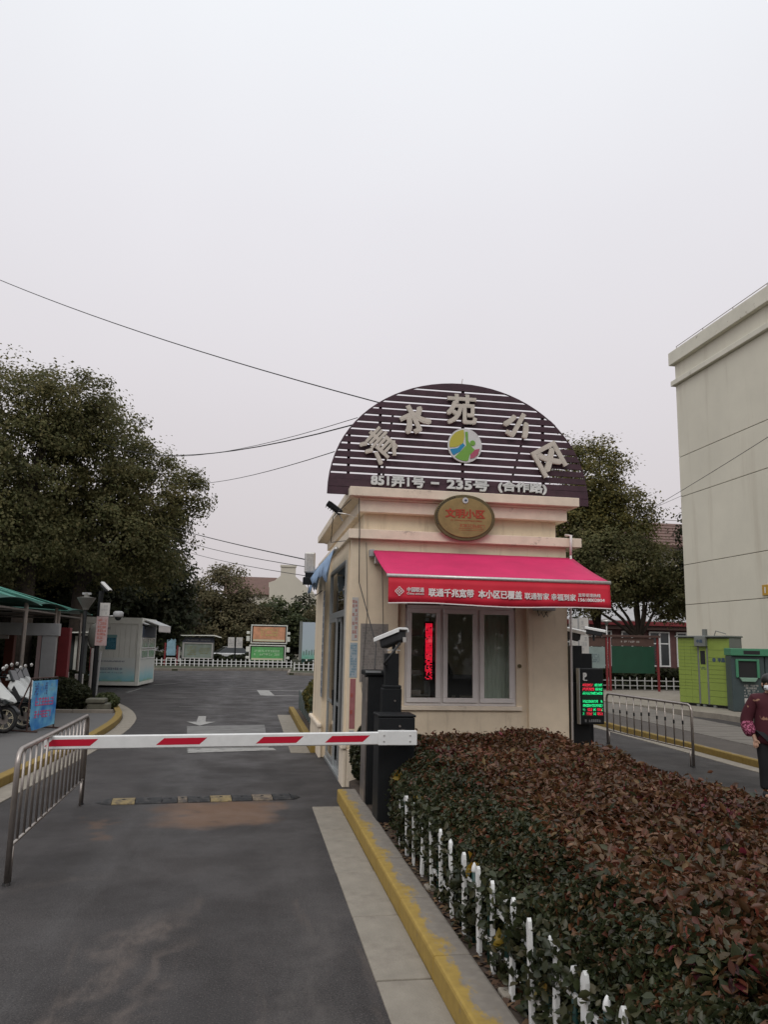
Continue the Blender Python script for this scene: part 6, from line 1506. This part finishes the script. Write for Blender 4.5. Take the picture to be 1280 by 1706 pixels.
# ================================================================== PERSON
def skin_mesh(name, verts, edges, radii, mt, parent, sub=2, root=0, flat=None):
    me = bpy.data.meshes.new(name); me.from_pydata(verts, edges, []); me.materials.append(mt)
    o = bpy.data.objects.new(name, me); col.objects.link(o)
    md = o.modifiers.new('skin', 'SKIN'); md.use_smooth_shade = True
    lay = me.skin_vertices[0].data
    for i, r in enumerate(radii): lay[i].radius = r if isinstance(r, tuple) else (r, r); lay[i].use_root = (i == root)
    s = o.modifiers.new('sub', 'SUBSURF'); s.levels = sub; s.render_levels = sub
    dg = bpy.context.evaluated_depsgraph_get(); dg.update()
    m2 = bpy.data.meshes.new_from_object(o.evaluated_get(dg)); bpy.data.objects.remove(o)
    m2.name = name
    if not m2.materials: m2.materials.append(mt)
    m2.polygons.foreach_set('use_smooth', [True]*len(m2.polygons)); m2.update()
    return link(name, m2, parent)
ps_ = thing('person', 'person in dark red coat, white face mask and black trousers in the right lane', 'person', (7.33, 10.36, 0), R(-24)); ps_.scale = (1.03, 1.03, 1.03)
# local frame: facing -y, x to the figure's left in the picture being -x
V_ = []; E_ = []; R_ = []
def chain(pts, start=None):
    prev = start
    for (x, y, z, r) in pts:
        V_.append((x, y, z)); R_.append(r); i = len(V_)-1
        if prev is not None: E_.append((prev, i))
        prev = i
    return prev
pel = chain([(0, 0, .86, (.15, .11))])
ches = chain([(0, .0, 1.02, (.14, .11)), (0, .01, 1.20, (.155, .115)), (0, .01, 1.30, (.12, .09))], pel)
neck = chain([(0, -.01, 1.38, .055), (0, -.025, 1.43, .055), (0, -.04, 1.475, (.072, .082)), (0, -.05, 1.53, (.082, .098)), (0, -.045, 1.585, (.058, .07))], ches)
for s in (-1, 1):
    chain([(s*.09, 0, .80, .095), (s*.10, -.01, .62, .082), (s*.10, -.015, .46, .06), (s*.105, .01, .28, .055), (s*.11, .02, .09, .04), (s*.115, -.02, .045, .042), (s*.125, -.13, .03, .032)], pel)
    sh_ = chain([(s*.17, .01, 1.285, .062), (s*.235, .03, 1.14, .052), (s*.275, .03, 1.00, .044), (s*.255, -.05, .86, .036), (s*.235, -.09, .79, .028), (s*.23, -.105, .755, (.036, .022))], ches)
    for k, (dx, ln) in enumerate(((-.026, .066), (-.009, .076), (.009, .072), (.025, .058))):
        chain([(s*.23+dx, -.115, .725, .0105), (s*.23+dx, -.135, .725-ln*.5, .0095), (s*.23+dx, -.125, .725-ln, .008)], sh_)
    chain([(s*.23-s*.035, -.125, .745, .011), (s*.23-s*.045, -.15, .715, .0095)], sh_)
skin_mesh('body', V_, E_, R_, M_skin, ps_)
V_, E_, R_ = [], [], []
p0 = chain([(0, 0, .90, (.185, .15))])
for s in (-1, 1): chain([(s*.10, 0, .80, .125), (s*.108, -.01, .62, .108), (s*.11, -.015, .44, .088), (s*.112, .01, .25, .078), (s*.115, .02, .09, .072)], p0)
skin_mesh('trousers', V_, E_, R_, M_trouser, ps_)
V_, E_, R_ = [], [], []
p0 = chain([(0, 0, .66, (.255, .20))]); c0 = chain([(0, 0, .82, (.25, .20)), (0, .0, 1.00, (.235, .185)), (0, .01, 1.18, (.215, .165)), (0, .01, 1.30, (.16, .125))], p0); chain([(0, -.005, 1.375, (.082, .085)), (0, -.01, 1.41, (.078, .08))], c0)
M_sleeve = mat('patterned_sleeve', (.12, .012, .022), .85)
# flowered pattern on coat sleeve ends
def floral(name, base, spot, lo, hi, sc_):
    M = bpy.data.materials.new(name); M.use_nodes = True; t = M.node_tree; b = t.nodes['Principled BSDF']; b.inputs['Roughness'].default_value = .85
    tc = t.nodes.new('ShaderNodeTexCoord'); v = t.nodes.new('ShaderNodeTexNoise'); v.inputs['Scale'].default_value = sc_; v.inputs['Detail'].default_value = 2; t.links.new(tc.outputs['Object'], v.inputs['Vector'])
    r = t.nodes.new('ShaderNodeValToRGB'); t.links.new(v.outputs['Fac'], r.inputs[0]); e = r.color_ramp.elements; e[0].position = lo; e[0].color = (*base, 1); e[1].position = hi; e[1].color = (*spot, 1)
    t.links.new(r.outputs[0], b.inputs['Base Color']); return M
for s in (-1, 1): chain([(s*.185, .01, 1.29, .100), (s*.265, .03, 1.14, .100), (s*.315, .03, 1.00, .094), (s*.30, -.03, .90, .086)], c0)
skin_mesh('coat', V_, E_, R_, floral('coat_cloth', (.058, .006, .012), (.30, .16, .10), .70, .72, 9), ps_)
M_floral = floral('floral_cuff', (.11, .010, .03), (.46, .13, .22), .50, .56, 42)
for s in (-1, 1):
    V_, E_, R_ = [], [], []; chain([(s*.315, .03, 1.03, .097), (s*.30, -.025, .91, .096), (s*.265, -.085, .80, .082)]); skin_mesh('sleeve_cuff', V_, E_, R_, M_floral, ps_)
hr = MB().ell((0, -.020, 1.565), (.098, .115, .095), 20, 12).build('hair', M_hair, ps_, smooth=True)
MB().ell((0, .015, 1.50), (.095, .095, .11), 18, 10).build('hair_back', M_hair, ps_, smooth=True)
mk = MB(); n = 10
for i in range(n):
    for j in range(5):
        def K(i, j):
            a = R(-68+136*i/n); z = 1.505-.085*j/5; bulge = .016*math.sin(math.pi*j/5)+.010*math.cos(a)
            return ((.082+bulge*.4)*math.sin(a)*1.02, -.052-(.092+bulge)*math.cos(a), z-.012*abs(math.sin(a))*(-1 if j > 2 else 1))
        mk.quad(K(i, j), K(i+1, j), K(i+1, j+1), K(i, j+1))
o = mk.build('face_mask', M_mask, ps_, smooth=True); s_ = o.modifiers.new('t', 'SOLIDIFY'); s_.thickness = .003
for s in (-1, 1):
    MB().ell((s*.032, -.132, 1.527), (.014, .008, .007), 10, 6).build('eye', M_blackm, ps_); MB().box(s*.032-.017, s*.032+.017, -.140, -.130, 1.546, 1.551).build('eyebrow', M_hair, ps_)
    MB().ell((s*.088, -.03, 1.50), (.012, .02, .03), 8, 6).build('ear', M_skin, ps_, smooth=True)
for z in (1.20, 1.05, .92): MB().lathe([(.014, -.006), (.014, 0)], 10, (.02, -.17, z), 'y').build('coat_button', M_galv, ps_)
for s in (-1, 1):
    V_, E_, R_ = [], [], []; chain([(s*.115, .035, .05, .05), (s*.118, -.04, .045, .05), (s*.125, -.13, .035, .042)]); skin_mesh('shoe', V_, E_, R_, M_blackm, ps_)

# unseen leaf mass added behind the camera so the booth's panes mirror something dark
g = np.random.default_rng(16); ells = [((-30+i*4.0+g.normal(), -24+g.normal(), 4.2+g.random()*1.5), (2.8, 2.0, 4.2)) for i in range(16)]
P, O = crown_points(ells, 24, 610, 1.2, .6); m_ = P[:, 2] > .1
o = link('woodland', leaf_mesh('woodland', P[m_], .42, F_dark, 611, up=.2)); tag(o, 'unseen leaf mass added behind the camera to darken the booth window reflections', 'trees', kind='stuff')
